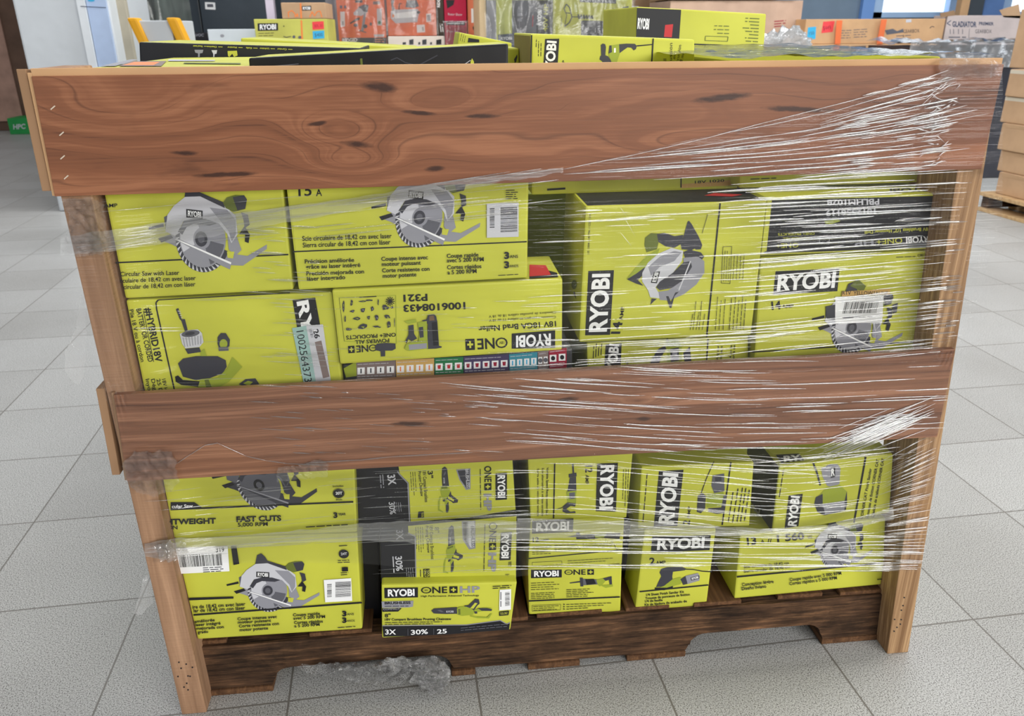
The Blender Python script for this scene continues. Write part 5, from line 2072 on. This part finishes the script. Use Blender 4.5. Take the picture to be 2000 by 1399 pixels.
clump('film_fold', [(585, 1296), (640, 1292), (745, 1290), (760, 1312), (740, 1328), (700, 1333), (660, 1322), (610, 1312)], HEAPF, .030, 0, 21, heap, 80, 38, None, lying(.026))
clump('film_fold', [(660, 1298), (740, 1294), (800, 1300), (830, 1322), (780, 1328), (730, 1327), (690, 1325)], HEAPF, .034, 0, 24, heap, 80, 30, None, lying(.020))
clump('film_fold', [(738, 1298), (752, 1284), (790, 1282), (812, 1286), (846, 1280), (868, 1288), (880, 1306), (878, 1330), (858, 1352), (842, 1354), (822, 1338), (800, 1328), (812, 1310), (780, 1306), (750, 1308)], HEAPB, .026, 0, 27, heap, 80, 42, 'brighter bunched end of the film', lying(.014))
clump('film_fold', [(790, 1290), (846, 1282), (876, 1300), (874, 1332), (850, 1350), (826, 1334), (812, 1310)], HEAPF, .034, 0, 31, heap, 60, 34, None, lying(.010))

# ------------------------------------------------------------------ the warehouse behind
def rect(name, label, cat, r, Y, depth, mats, z0=None, z1=None, group=None, bevel=.004):
    """upright box whose front at depth Y spans the measured rectangle r; z0/z1 override its base or top"""
    x0, y0, x1, y1 = r
    ym = 60 if y0 < 200 else (y0 + y1) / 2
    a, b = at(x0, ym, Y), at(x1, ym, Y)
    zt = z1 if z1 is not None else at((x0 + x1) / 2, y0, Y).z
    zb = z0 if z0 is not None else at((x0 + x1) / 2, y1, Y).z
    mats = mats if isinstance(mats, list) else [mats]
    order = [mats[i] if i < len(mats) and mats[i] else mats[0] for i in range(5)]
    uniq = []
    for m in order:
        if m not in uniq:
            uniq.append(m)
    ix = [uniq.index(m) for m in order]
    bm = bmesh.new()
    c = [Vector((a.x, Y, zt)), Vector((b.x, Y, zt)), Vector((b.x, Y, zb)), Vector((a.x, Y, zb))]
    add_hex(bm, c + [v + Vector((0, depth, 0)) for v in c], (ix[1], ix[0], ix[2], ix[0], ix[3], ix[4]), bevel)
    o = fin(bm, name, uniq, None)
    tag(o, label, cat, group)
    return Face(o, (a.x, Y, 1), (0, -1, 0))


def cover(f, pad=.012, mat=None, name='film_cover', amp=.012, seed=1, drop=.9):
    """loose film around a carton: its front and top"""
    o = f.root
    xs = [v.co for v in o.data.vertices]
    x0, x1 = min(v.x for v in xs) - pad, max(v.x for v in xs) + pad
    y0 = min(v.y for v in xs) - pad
    y1 = max(v.y for v in xs)
    z1 = max(v.z for v in xs) + pad
    z0 = max(0.004, z1 - drop)
    bm = bmesh.new()
    uvl = bm.loops.layers.uv.new('UVMap')
    nx, nz = 46, 46
    g = []
    for i in range(nx + 1):
        c = []
        for j in range(nz + 9):
            x = x0 + (x1 - x0) * i / nx
            if j <= nz:
                y, z = y0, z0 + (z1 - z0) * j / nz
            else:
                y, z = y0 + (y1 - y0) * (j - nz) / 8, z1
            w = amp * noise.noise((x * 14 + seed, z * 5, y * 6))
            c.append(bm.verts.new((x, y - abs(w), z + (w * .6 if j > nz else 0))))
        g.append(c)
    for i in range(nx):
        for j in range(nz + 8):
            fc = bm.faces.new((g[i][j], g[i + 1][j], g[i + 1][j + 1], g[i][j + 1]))
            for l in fc.loops:
                l[uvl].uv = (l.vert.co.x + l.vert.co.z * .4, l.vert.co.z - l.vert.co.x * .4)
    bmesh.ops.translate(bm, verts=bm.verts, vec=o.location)
    return fin(bm, name, mat or BGFILM, o, None, True)


BGFILM = film_material('pallet_film', 0.07, 1.4, 0.16, 0.004, (16, 50), 0.03)
WHITE = board('white_appliance', (206, 210, 214), .35, .5, .03)
WHITEB = board('bluish_protective_film', (178, 196, 226), .3, .5, .06)
CREAM = board('cream_board', (178, 170, 152), .7, .2)
SLATE = board('slate_appliance', (58, 66, 74), .4, .4, .05)
ORANGE = board('orange_carton', (236, 116, 62), .6, .25, .08)
REDC = board('crimson_carton', (170, 30, 62), .6, .25)
PALEB = board('pale_carton', (206, 196, 188), .7, .2)
GREYL = board('grey_lime_carton', (196, 200, 110), .6, .2)
DKGREY = board('dark_printed_carton', (84, 84, 96), .6, .2)
BROWN = board('dark_brown_wood', (100, 76, 62), .6, .3, .2)
TAPE = flat('clear_tape', (206, 196, 180), .3)
OSTRAP = flat('orange_strap', (226, 112, 62), .5)
YELLOW = flat('yellow_plastic', (222, 160, 32), .5)
GREEN = board('green_box', (44, 146, 74), .6, .25)
BGG = 'cartons on pallets in the warehouse'

# far left
f = rect('wooden_cabinet', 'dark brown wooden cabinet standing behind the green box', 'cabinet', (-220, -400, 44, 258), 8.4, .5, BROWN, 0.002, 2.6)
box('cabinet_door', f.root.location.x - .40, at(22, 130, 8.39).x, 8.38, 8.398, .1, 2.5, board('reddish_wood', (170, 134, 118), .6, .3, .2), f.root)
f = rect('metal_box', 'small green metal box with white lettering on the floor', 'box', (17, 234, 66, 262), 8.05, .3, GREEN, 0.001, .16)
f.crop(0, 0, .2073)
f.text('HPC', (126, 1218), (240, 1212), 44, 'g1', .03, 'lettering')
f.done()
bm = bmesh.new()
q = gp(9, 258)
bmesh.ops.create_uvsphere(bm, u_segments=12, v_segments=8, radius=.06, matrix=Matrix.Translation((q.x, 8.0, .06)))
for v in bm.verts:
    v.co.x += .03 * noise.noise(v.co * 20)
hnd = fin(bm, 'floor_clamp', C['k'], None)
tag(hnd, 'small black clamp on the floor beside the green box', 'clamp')
bm = bmesh.new()
hb = Vector((q.x + .06, 8.0, .14))
prev = None
for i in range(13):
    a = math.pi * i / 12
    c = hb + Vector((.045 * math.cos(a), 0, .11 * math.sin(a) - .02))
    ring = [bm.verts.new(c + Vector((.009 * math.cos(k), .009 * math.sin(k), 0))) for k in (0, 1.57, 3.14, 4.71)]
    if prev:
        for k in range(4):
            bm.faces.new((prev[k], prev[(k + 1) % 4], ring[(k + 1) % 4], ring[k]))
    prev = ring
fin(bm, 'clamp_handle', C['g4'], hnd)
f = rect('refrigerator', 'tall white appliance with pale blue film on its door edge', 'appliance', (37, 0, 222, 200), 4.0, .7, [WHITE], 0.002, 2.0, bevel=.012)
r0 = f.root
fy = 4.0
f.crop(0, 0, .2073)
bm = bmesh.new()
a, b = at(164, 60, fy).x, at(180, 60, fy).x
add_box(bm, a, b, fy - .03, fy - .001, .1, 1.98)
fin(bm, 'door_edge', board('white_edge', (222, 226, 230), .3, .5, .02), r0)
bm = bmesh.new()
add_box(bm, b + .004, at(219, 60, fy).x, fy - .02, fy - .001, .1, 1.98)
fin(bm, 'protective_film', WHITEB, r0)
f.crop(0, 0, 1)
f.n = Vector((0, -1, 0))
f.o = Vector((0, fy - .031, 0))
f.line('db', (157, 12.5), (207, 15), 1.6, 'film_marking')
f.disc('bl', (178, 1), 7, 2.2, part='film_marking')
f.done()
f = rect('timber_board', 'cream board standing on edge between the white appliance and the wrapped pallet', 'board', (227, 0, 254, 200), 4.12, .04, CREAM, 0.001, 2.0)
f = rect('wrapped_load', 'grey-green load wrapped in shiny film, behind the yellow and white crate', 'pallet load', (248, -60, 318, 200), 5.0, .8, board('mirror_grey_load', (104, 112, 106), .3, .6, .25), 0.001, 1.75)
cover(f, .01, None, 'film_cover', .03, 3)
# yellow and white tray
t = empty('plastic_tray', (at(305, 60, 3.2).x, 3.3, 0), 'white plastic bin with yellow corner uprights, beyond the crate', 'bin')
za, zb = at(300, 40, 3.2).z, .001
xa, xb = at(272, 55, 3.2).x, at(336, 55, 3.2).x
box('bin_body', xa, xb, 3.2, 3.6, zb, za, board('ribbed_white_plastic', (190, 194, 198), .5, .3, .04), t, .006)
for x0, x1 in ((at(252, 55, 3.2).x, at(275, 55, 3.2).x), (at(328, 55, 3.2).x, at(352, 55, 3.2).x)):
    hexa('corner_upright', slab(x0 + .34, x1 + .33, x0 + .0, x1 - .006, 3.18, 3.26, zb, za + .012), YELLOW, t, .012)
# slate appliances
for i, (r, lab) in enumerate((((312, 0, 396, 200), 'slate grey appliance next to the wrapped load'), ((397, 0, 528, 200), 'slate grey appliance with a small white display'))):
    f = rect('slate_appliance', lab, 'appliance', r, 6.2 - .05 * i, .7, SLATE, 0.002, 2.0, bevel=.01)
    if i == 1:
        f.poly('w', [(400, 4), (420, 5), (421, 19), (401, 18)], 'display_print')
        f.poly('g3', [(404, 8), (416, 8), (417, 14), (405, 14)], 'display_print')
    f.done()
f = rect('flat_carton', 'black flat carton with grey lettering behind the load', 'carton', (352, 64, 404, 120), 5.2, .5, BLACK, .001)
f.text('HAVOC', (372, 71), (398, 71), 5, 'g2', .02, 'lettering')
f.done()
f = rect('flat_carton', 'white carton with a small mark beyond the slanting black carton', 'carton', (405, 57, 498, 120), 4.6, .5, board('white_carton', (200, 206, 212), .5, .3, .04), .001)
f.disc('g2', (434, 70), 4, 3, part='mark_print')
f.done()
f = rect('foam_post', 'pinkish white foam post standing in front of the slate appliance', 'post', (524, 0, 540, 120), 5.6, .08, board('pink_foam', (212, 200, 214), .6, .2, .05), .001, 1.9)
# lime carton with kraft carton on top
f = rect('tool_carton', 'faded lime carton with red and blue price tags under a kraft carton', 'carton', (498, 37, 640, 140), 4.2, .5, [board('faded_lime_carton', (186, 184, 92), .6, .2)], .001, group=BGG)
zl = at(570, 37, 4.2).z
f.crop(480, 0, .24)
f.logo([(96, 190), (262, 188), (264, 248), (98, 252)])
f.greek((104, 272), (240, 268), 2, (0, 20), 7)
f.poly('k', [(306, 208), (314, 208), (314, 218), (306, 218)])
f.poly('cr', [(540, 178), (634, 172), (638, 236), (544, 242)], 'price_tag')
f.text('30% .01', (556, 224), (624, 220), 24, 'dr', .0, 'price_tag')
f.poly('bl', [(544, 254), (638, 248), (640, 312), (548, 318)], 'price_tag')
f.text('$400', (562, 300), (626, 296), 28, 'db', .0, 'price_tag')
f.disc('g3', (392, 300), 12, 12)
f.disc('g3', (440, 304), 14, 12)
f.path('g4', [(306, 296), (330, 304), (370, 296)], 6)
f.line('or', (452, 165), (460, 330), 13, 'strap_print')
f.done()
f = rect('tool_carton', 'small kraft carton with black logo and red marker scrawl, on the faded lime carton', 'carton', (554, 5, 640, 40), 4.2, .4, [KRAFT], zl + .001, group=BGG)
f.crop(480, 0, .24)
f.logo([(456, 50), (532, 46), (534, 84), (458, 86)])
f.path('or', [(350, 140), (345, 100), (375, 85), (400, 110), (405, 140), (420, 110), (425, 140)], 8, 'scrawl_marking')
f.path('or', [(520, 140), (540, 95), (560, 130), (580, 95), (605, 90), (620, 140)], 8, 'scrawl_marking')
f.line('or', (446, 26), (452, 150), 13, 'strap_print')
f.done()
f = rect('steel_column', 'grey steel column beside the orange cartons', 'column', (640, 0, 664, 200), 5.2, .15, board('grey_column', (118, 120, 126), .5, .3, .05), .001, 3.2)

# orange saw stand cartons
Y = 5.0
f = rect('tool_carton', 'orange carton picturing a tool on an upright stand, black label band below', 'carton', (661, 0, 754, 86), Y, .5, [ORANGE], .005, 1.36, group=BGG)
f.crop(480, 0, .24)
f.poly('k', [(782, 308), (1144, 306), (1146, 390), (782, 390)], 'band_print')
f.text('RIDGID', (786, 344), (908, 338), 28, 'w', .05, 'band_print')
f.greek((1052, 322), (1130, 320), 2, (0, 18), 10, 'or', 'band_print')
f.poly('w', [(768, 96), (806, 94), (808, 216), (772, 220)])
f.bars([(778, 170), (800, 168), (802, 210), (780, 212)], 7, 'g3', None, seed=3, part='picture_print')
f.poly('g1', [(1066, 70), (1106, 68), (1110, 206), (1070, 208)])
f.disc('gr', (1088, 184), 12, 14)
f.poly('g4', [(890, 0), (950, 0), (950, 22), (890, 22)])
f.poly('pk', [(1036, 12), (1092, 8), (1092, 36), (1036, 36)])
f.poly('g1', [(876, 104), (920, 60), (960, 40), (1000, 50), (990, 100), (940, 130), (880, 124)])
f.poly('g3', [(910, 60), (960, 36), (996, 40), (990, 100), (960, 95), (940, 70)])
f.poly('g2', [(962, 100), (982, 98), (960, 250), (936, 256)])
f.line('g3', (920, 248), (980, 264), 8)
f.poly('g4', [(846, 186), (900, 150), (926, 140), (926, 160), (880, 180), (850, 196)])
f.disc('g4', (896, 205), 18, 14)
f.disc('g4', (972, 214), 18, 16)
f.disc('g3', (1018, 196), 10, 14)
f.poly('g1', [(1044, 280), (1124, 278), (1124, 300), (1044, 300)])
f.poly('db', [(766, 46), (784, 44), (786, 68), (768, 70)])
f.poly('db', [(800, 46), (816, 44), (818, 66), (802, 68)])
f.done()
cover(f, .012, None, 'film_cover', .01, 5)
f = rect('tool_carton', 'orange carton picturing a pale bench saw, standing beside the tool stand carton', 'carton', (758, 0, 853, 72), Y, .5, [ORANGE], at(810, 70, Y).z, 1.36, group=BGG)
f.crop(480, 0, .24)
f.poly('g1', [(1180, 88), (1220, 78), (1400, 72), (1410, 100), (1396, 180), (1220, 190), (1180, 150)])
f.poly('w', [(1200, 110), (1390, 90), (1390, 140), (1215, 150)])
f.poly('g3', [(1180, 0), (1210, 0), (1200, 40), (1216, 78), (1190, 90)])
f.poly('g3', [(1310, 0), (1390, 0), (1410, 50), (1370, 66), (1300, 60)])
f.path('k', [(1246, 80), (1250, 30), (1268, 30)], 8)
f.disc('g4', (1406, 100), 14, 12)
f.disc('or', (1200, 130), 9, 14)
f.poly('w', [(1468, 112), (1508, 110), (1510, 176), (1470, 180)])
f.poly('g2', [(1476, 122), (1502, 120), (1504, 168), (1478, 170)])
f.poly('w', [(1390, 204), (1456, 200), (1460, 262), (1394, 266)])
f.bars([(1430, 215), (1452, 213), (1454, 256), (1432, 258)], 7, 'g3', None, seed=4, part='picture_print')
f.done()
cover(f, .012, None, 'film_cover', .01, 6)
f = rect('tool_carton', 'white carton with black product names under the bench saw carton', 'carton', (757, 72, 868, 170), Y - .02, .5, [PALEB], .001, at(810, 70, Y).z - .002, group=BGG)
f.crop(480, 0, .24)
for x, w in ((1276, 40), (1330, 50), (1404, 24), (1436, 50), (1500, 22), (1550, 60)):
    f.poly('g4' if w < 55 else 'k', [(x, 345 - (w > 45) * 20), (x + w * .7, 342 - (w > 45) * 24), (x + w * .7, 362), (x, 364)], 'band_print')
f.done()
f = rect('tool_carton', 'narrow black carton with white lettering between orange and crimson cartons', 'carton', (854, 0, 868, 90), Y, .5, [board('olive_black_carton', (64, 58, 50), .6, .2)], at(810, 70, Y).z, 1.36, group=BGG)
f.crop(480, 0, .24)
f.text('RIDGID', (1578, 60), (1582, -40), 22, 'w', .04, 'lettering')
f.greek((1590, 260), (1580, 190), 2, (16, 0), 9, 'w')
f.done()
f = rect('tool_carton', 'crimson carton with white lettering beside the narrow black carton', 'carton', (869, 0, 912, 44), Y - .02, .5, [REDC], 1.04, 1.36, group=BGG)
f.crop(480, 0, .24)
f.poly('k', [(1630, 0), (1700, 0), (1690, 40), (1640, 70)])
f.text('Rotor Show', (1646, 124), (1760, 128), 18, 'g1', .0)
f.done()
f = rect('tool_carton', 'crimson carton with a black band, lower one of the crimson pair', 'carton', (869, 44, 912, 120), Y - .02, .5, [REDC], .002, 1.036, group=BGG)
f.crop(480, 0, .24)
f.poly('k', [(1628, 180), (1786, 182), (1786, 206), (1628, 204)])
f.greek((1640, 190), (1780, 192), 1, (0, 0), 8, 'w')
f.text('Rotor Show', (1640, 262), (1740, 266), 16, 'g1', .0)
f.done()
cover(f, .012, None, 'film_cover', .01, 7)
f = rect('tool_carton', 'slim orange carton between the crimson cartons and the wrapped lime pallet', 'carton', (914, 0, 936, 120), Y, .5, [board('pale_orange_carton', (226, 130, 96), .6, .25)], .002, 1.36, group=BGG)
f.crop(480, 0, .24)
f.poly('w', [(1834, 70), (1860, 68), (1862, 184), (1836, 186)])
f.poly('g4', [(1846, 220), (1890, 190), (1890, 235), (1850, 244)])
f.done()
f = rect('timber_board', 'pale timber edge board at the side of the wrapped lime pallet', 'board', (937, 0, 950, 120), 4.4, .6, board('pale_timber', (200, 176, 140), .7, .2), .002, 1.5)
# wrapped lime pallet with auger carton
f = rect('tool_carton', 'grey and lime carton under creased film, beside the auger carton', 'carton', (951, 0, 1078, 140), 4.4, .5, [GREYL], .002, 1.5, group=BGG)
f.crop(920, 0, .2)
f.poly('g2', [(150, 0), (245, 0), (250, 700), (150, 700)])
f.poly('g3', [(400, 0), (640, 0), (640, 700), (400, 700)])
f.text('RYOBI', (672, 245), (684, 90), 34, 'w', .03, 'logo')
f.poly('k', [(640, 0), (800, 0), (796, 700), (640, 700)], 'logo')
f.text('RYOBI', (682, 245), (690, 95), 36, 'w', .03, 'logo')
f.text('40V HP', (744, 310), (754, 40), 40, 'l', .02, 'logo')
f.line('r', (606, 150), (600, 260), 8)
f.text('HP', (490, 310), (498, 60), 40, 'g2', .02, 'logo')
f.poly('db', [(260, 340), (480, 320), (480, 700), (300, 700)])
f.text('RYOBI', (290, 390), (400, 386), 28, 'w', .03, 'logo')
f.done()
cover(f, .014, None, 'film_cover', .03, 9)
f = rect('tool_carton', 'lime carton picturing an earth auger, dark panels at its foot and edges', 'carton', (1079, 0, 1232, 140), 4.4, .6, [LIME], .002, 1.5, group=BGG)
f.crop(920, 0, .2)
f.poly('db', [(1440, 130), (1480, 70), (1540, 60), (1530, 330), (1430, 330)])
f.poly('g3', [(1060, -40), (1420, -40), (1416, 36), (1060, 20)])
f.text('POWER FULL', (1080, 18), (1400, 26), 40, 'g1', .0)
f.path('g4', [(905, 90), (930, 40), (960, 70), (975, 120), (985, 170), (960, 220), (912, 262)], 12)
f.path('g4', [(910, 90), (925, 125), (975, 130)], 9)
f.path('g4', [(912, 262), (935, 150), (925, 125)], 7)
f.line('g4', (980, 165), (1040, 165), 9)
for i in range(6):
    f.poly('g4', [(1040 + i * 26, 140 + i * 2), (1056 + i * 26, 138 + i * 2), (1066 + i * 26, 184), (1048 + i * 26, 188)])
f.line('g4', (1040, 164), (1194, 168), 12)
f.poly('g4', [(1074, 205), (1100, 198), (1320, 206), (1340, 220), (1340, 520), (1074, 520)])
f.text('8"', (1110, 316), (1150, 316), 46, 'g1', .03)
f.text('151', (1210, 316), (1290, 316), 40, 'g1', .0)
f.greek((1090, 290), (1100, 215), 1, (0, 0), 9, 'g1')
f.text("TT'R", (1372, 100), (1430, 104), 18, 'k', .0)
f.greek((880, 260), (886, 150), 1, (0, 0), 7)
f.done()
cover(f, .014, None, 'film_cover', .03, 11)
# brown cartons beyond
rect('shipping_carton', 'brown shipping carton at the top of a stack beyond the auger carton', 'carton', (1256, -40, 1288, 12), 6.4, .5, KRAFT, 1.31, 1.6, group=BGG)
f = rect('shipping_carton', 'brown shipping carton with a pale tape strip beyond the auger carton', 'carton', (1226, 12, 1300, 90), 6.4, .5, KRAFTD, .002, 1.3, group=BGG)
f.poly('g1', [(1228, 12), (1247, 12), (1247, 20), (1228, 20)], 'tape_print')
f.done()
rect('shipping_carton', 'near-black carton standing behind the highest saw carton', 'carton', (1289, -40, 1304, 40), 6.08, .2, BLACK, .002, 1.6, group=BGG)
f = rect('shipping_carton', 'wrapped brown carton high on the stack behind the highest saw carton', 'carton', (1306, -40, 1540, 20), 5.4, .6, KRAFT, 1.19, 1.5, group=BGG)
cover(f, .014, None, 'film_cover', .03, 13)
f = rect('shipping_carton', 'brown carton under the wrapped one behind the highest saw carton', 'carton', (1306, 22, 1562, 130), 5.4, .6, [board('tan_carton', (188, 158, 138), .8, .15)], .002, 1.18, group=BGG)
f.greek((1512, 42), (1536, 40), 3, (0, 5), 3, 'dr')
f.done()
# long gladiator cartons
Y = 5.2
KRAFTL = board('orange_tan_carton', (200, 160, 120), .8, .15)
zm = at(1700, 85, Y).z


def strap(f, pts, name='strap'):
    for (x0, y0), (x1, y1) in zip(pts, pts[1:]):
        a, b = at(x0, y0, Y - .03), at(x1, y1, Y - .03)
        bm = bmesh.new()
        d = Vector((.022, 0, 0))
        c = [a - d, a + d, b + d, b - d]
        add_hex(bm, c + [v + Vector((0, .003, 0)) for v in c])
        fin(bm, name, OSTRAP, f.root)


f = rect('shipping_carton', 'long tan carton bound with orange straps, lower one of its stack', 'carton', (1560, 88, 1842, 180), Y - .02, .18, [KRAFTL], .002, zm - .002, group=BGG)
f.crop(1200, 0, .4)
for a, b in ((998, 1058), (1080, 1145), (1155, 1228)):
    f.poly('g3', [(a, 226 + (a - 998) * .0), (b, 224), (b, 238), (a, 240)])
f.text('GLADIATOR', (1234, 256), (1336, 250), 15, 'db', .02)
f.text('PREMIER', (1362, 250), (1440, 242), 13, 'db', .02)
f.path('k', [(962, 246), (974, 236), (984, 240)], 3)
f.done()
strap(f, [(1636, 88), (1628, 116)])
strap(f, [(1718, 88), (1708, 116)])
f = rect('shipping_carton', 'long tan carton with cyan and red price tags, upper one of its stack', 'carton', (1572, 42, 1843, 85), Y, .18, [KRAFTL], zm, at(1700, 37, Y).z, group=BGG)
f.crop(1200, 0, .4)
f.poly('bl', [(945, 134), (985, 130), (982, 190), (940, 194)], 'price_tag')
f.text('150', (952, 172), (976, 168), 16, 'db', .0, 'price_tag')
f.poly('cr', [(1020, 106), (1076, 102), (1066, 156), (1010, 162)], 'price_tag')
f.text('$449', (1020, 148), (1058, 144), 20, 'dr', .0, 'price_tag')
f.greek((1096, 150), (1160, 148), 4, (0, 12), 5, 'g3')
f.greek((1168, 146), (1240, 142), 4, (0, 12), 5, 'g3')
f.poly('g3', [(1320, 148), (1360, 140), (1380, 152), (1410, 140), (1412, 158), (1330, 170)])
f.text('GEARBOX', (1412, 162), (1490, 158), 17, 'g4', .0)
f.greek((1376, 176), (1450, 172), 3, (0, 14), 6, 'g3')
f.line('br', (1412, 170), (1410, 205), 4)
f.poly('g1', [(1424, 96), (1450, 94), (1450, 108), (1424, 110)])
f.path('g4', [(1540, 138), (1550, 128), (1562, 132)], 3)
f.done()
strap(f, [(1640, 40), (1636, 86)])
strap(f, [(1727, 38), (1718, 86)])
f = rect('shipping_carton', 'greyish carton with dark lettering standing beside the strapped tan cartons', 'carton', (1846, 30, 1992, 180), Y, .18, [board('grey_tan_carton', (190, 176, 172), .8, .15)], .002, at(1915, 30, Y).z, group=BGG)
f.crop(1200, 0, .4)
f.path('db', [(1644, 100), (1624, 114), (1642, 124)], 4)
f.text('GLADIATOR', (1650, 130), (1768, 132), 25, 'db', .035)
f.text('PREMIER', (1780, 122), (1852, 124), 15, 'db', .03)
f.text('GEARBOX', (1762, 162), (1842, 162), 18, 'g4', .0)
for x in (1640, 1656, 1680, 1700):
    f.line('g3', (x, 142), (x, 166), 3)
f.greek((1632, 182), (1720, 182), 1, (0, 0), 9, 'g3')
f.line('g3', (1734, 140), (1730, 186), 2)
f.done()
hexa('carton_flap', [at(1952, 20, Y), at(1990, 8, Y), at(1994, 36, Y), at(1960, 34, Y)] + [p + Vector((0, .004, 0)) for p in (at(1952, 20, Y), at(1990, 8, Y), at(1994, 36, Y), at(1960, 34, Y))], KRAFT, f.root, .0005)
hexa('carton_flap', [at(1836, 26, Y), at(1864, 20, Y), at(1866, 30, Y), at(1838, 34, Y)] + [p + Vector((0, .004, 0)) for p in (at(1836, 26, Y), at(1864, 20, Y), at(1866, 30, Y), at(1838, 34, Y))], KRAFTD, f.root, .0005)
# tan column and blue panels by the window
rect('timber_board', 'tan board standing between the two shop windows', 'board', (1868, -200, 1884, 130), 6.6, .08, KRAFTL, .002, 2.6)
rect('dark_panel', 'dark slate panel standing between the two shop windows', 'panel', (1885, -200, 1912, 130), 6.7, .08, SLATE, .002, 2.6)
rect('blue_panel', 'muted blue panel standing beside the dark slate panel', 'panel', (1913, -200, 1950, 130), 6.8, .08, board('muted_blue_panel', (92, 124, 176), .6, .25), .002, 2.6)
# bundles of white film
bun = empty('film_bundle', (at(1530, 90, 2.3).x, 2.4, 0), 'bundle of bluish white plastic film heaped before the tan cartons', 'plastic film')
WFILM = film_material('white_film', .45, 1.6, .2, 0, (26, 1), .05, crumple=.02)
rect('film_bin', 'pale bin under the bundle of white film', 'bin', (1478, 104, 1580, 180), 2.25, .4, [PALEB], .002)
p = at(1500, 100, 2.4)
blob('film_fold', (p.x, 2.42, p.z + .01), (.07, .08, .06), 11, .35, bun, WFILM, 4)
p = at(1546, 96, 2.4)
blob('film_fold', (p.x, 2.42, p.z + .01), (.08, .08, .07), 15, .35, bun, WFILM, 4)

# the pallet of plain cartons, turned a little towards the crate
A = gp(1905, 410)
U = (gp(2000, 437) - A).normalized()
W = Vector((-U.y, U.x, 0))
if W.dot(A - EYE) < 0:
    W = -W


def hp(px, py, off=0.0):
    """point of the upright plane through the pallet's front edge, set back by off"""
    d = ray(px, py)
    o = A + W * off
    return EYE + d * ((o - EYE).dot(W) / d.dot(W))


def turned(name, u0, u1, w0, w1, z0, z1, mat, parent=None, bevel=.004):
    c = [A + U * u0 + W * w0, A + U * u1 + W * w0, A + U * u1 + W * w1, A + U * u0 + W * w1]
    z = lambda p, h: Vector((p.x, p.y, h))
    bm = bmesh.new()
    add_hex(bm, [z(c[0], z1), z(c[1], z1), z(c[1], z0), z(c[0], z0), z(c[3], z1), z(c[2], z1), z(c[2], z0), z(c[3], z0)], (0,) * 6, bevel)
    return fin(bm, name, mat, parent)


pal = empty('shipping_pallet', A + U * .6 + W * .5, 'pale wooden pallet carrying the stack of plain brown cartons', 'pallet')
zp = hp(1912, 374).z
for w in (0, .22, .44, .66, .88):
    turned('pallet_board', 0, 1.2, w, w + .12, zp - .020, zp, PALN, pal, .002)
    turned('pallet_board', 0, 1.2, w, w + .12, .0005, .018, PALN, pal, .002)
for u in (.0, .55, 1.15):
    turned('pallet_runner', u, u + .05, .03, .99, .019, zp - .021, PALW, pal, .002)
KR2 = board('plain_brown_carton', (190, 156, 124), .8, .15)
labs = ('topmost plain brown carton of the stack on the pale pallet', 'plain brown carton second from the top of the stack on the pale pallet', 'middle plain brown carton of the stack on the pale pallet',
        'plain brown carton second from the bottom of the stack on the pale pallet', 'lowest plain brown carton of the stack, resting on the pale pallet')
levels = (((1973, 135), (1963, 186)), ((1967, 188), (1949, 238)), ((1959, 240), (1946, 290)), ((1954, 292), (1948, 332)), ((1952, 335), (1943, 378)))
zb = zp
for k in range(4, -1, -1):
    (tx, ty), (bx, by) = levels[k]
    off = .05 + .012 * (k % 2)
    zt = hp(tx, ty, off).z
    u0 = (hp((tx + bx) / 2, (ty + by) / 2, off) - A).dot(U)
    b = turned('shipping_carton', u0, u0 + .60, off, off + .45, zb + .001, zt, KR2, None, .006)
    tag(b, labs[k], 'carton', 'plain brown cartons on the pallet')
    t = turned('tape_strip', u0 + .004, u0 + .596, off - .0009, off - .0003, zt - .022, zt - .003, TAPE if k < 2 else KRAFT, b, 0)
    zb = zt
u0 = (hp(1986, 60, .15) - A).dot(U)
b = turned('shipping_carton', u0, u0 + .40, .15, .48, zb + .001, hp(1986, 18, .15).z, KR2, None, .006)
tag(b, 'brown carton standing on top of the plain carton stack', 'carton', BGG)
Y = 4.3
bxx = rect('wrapped_load', 'dark wrapped load in shade behind the plain brown cartons, loose plastic over its top', 'pallet load', (1786, 90, 2160, 330), Y, .55, board('dark_wrapped_load', (40, 40, 50), .35, .4, .2), .002)  # near-black colour carries the shade of the gap beside the stack
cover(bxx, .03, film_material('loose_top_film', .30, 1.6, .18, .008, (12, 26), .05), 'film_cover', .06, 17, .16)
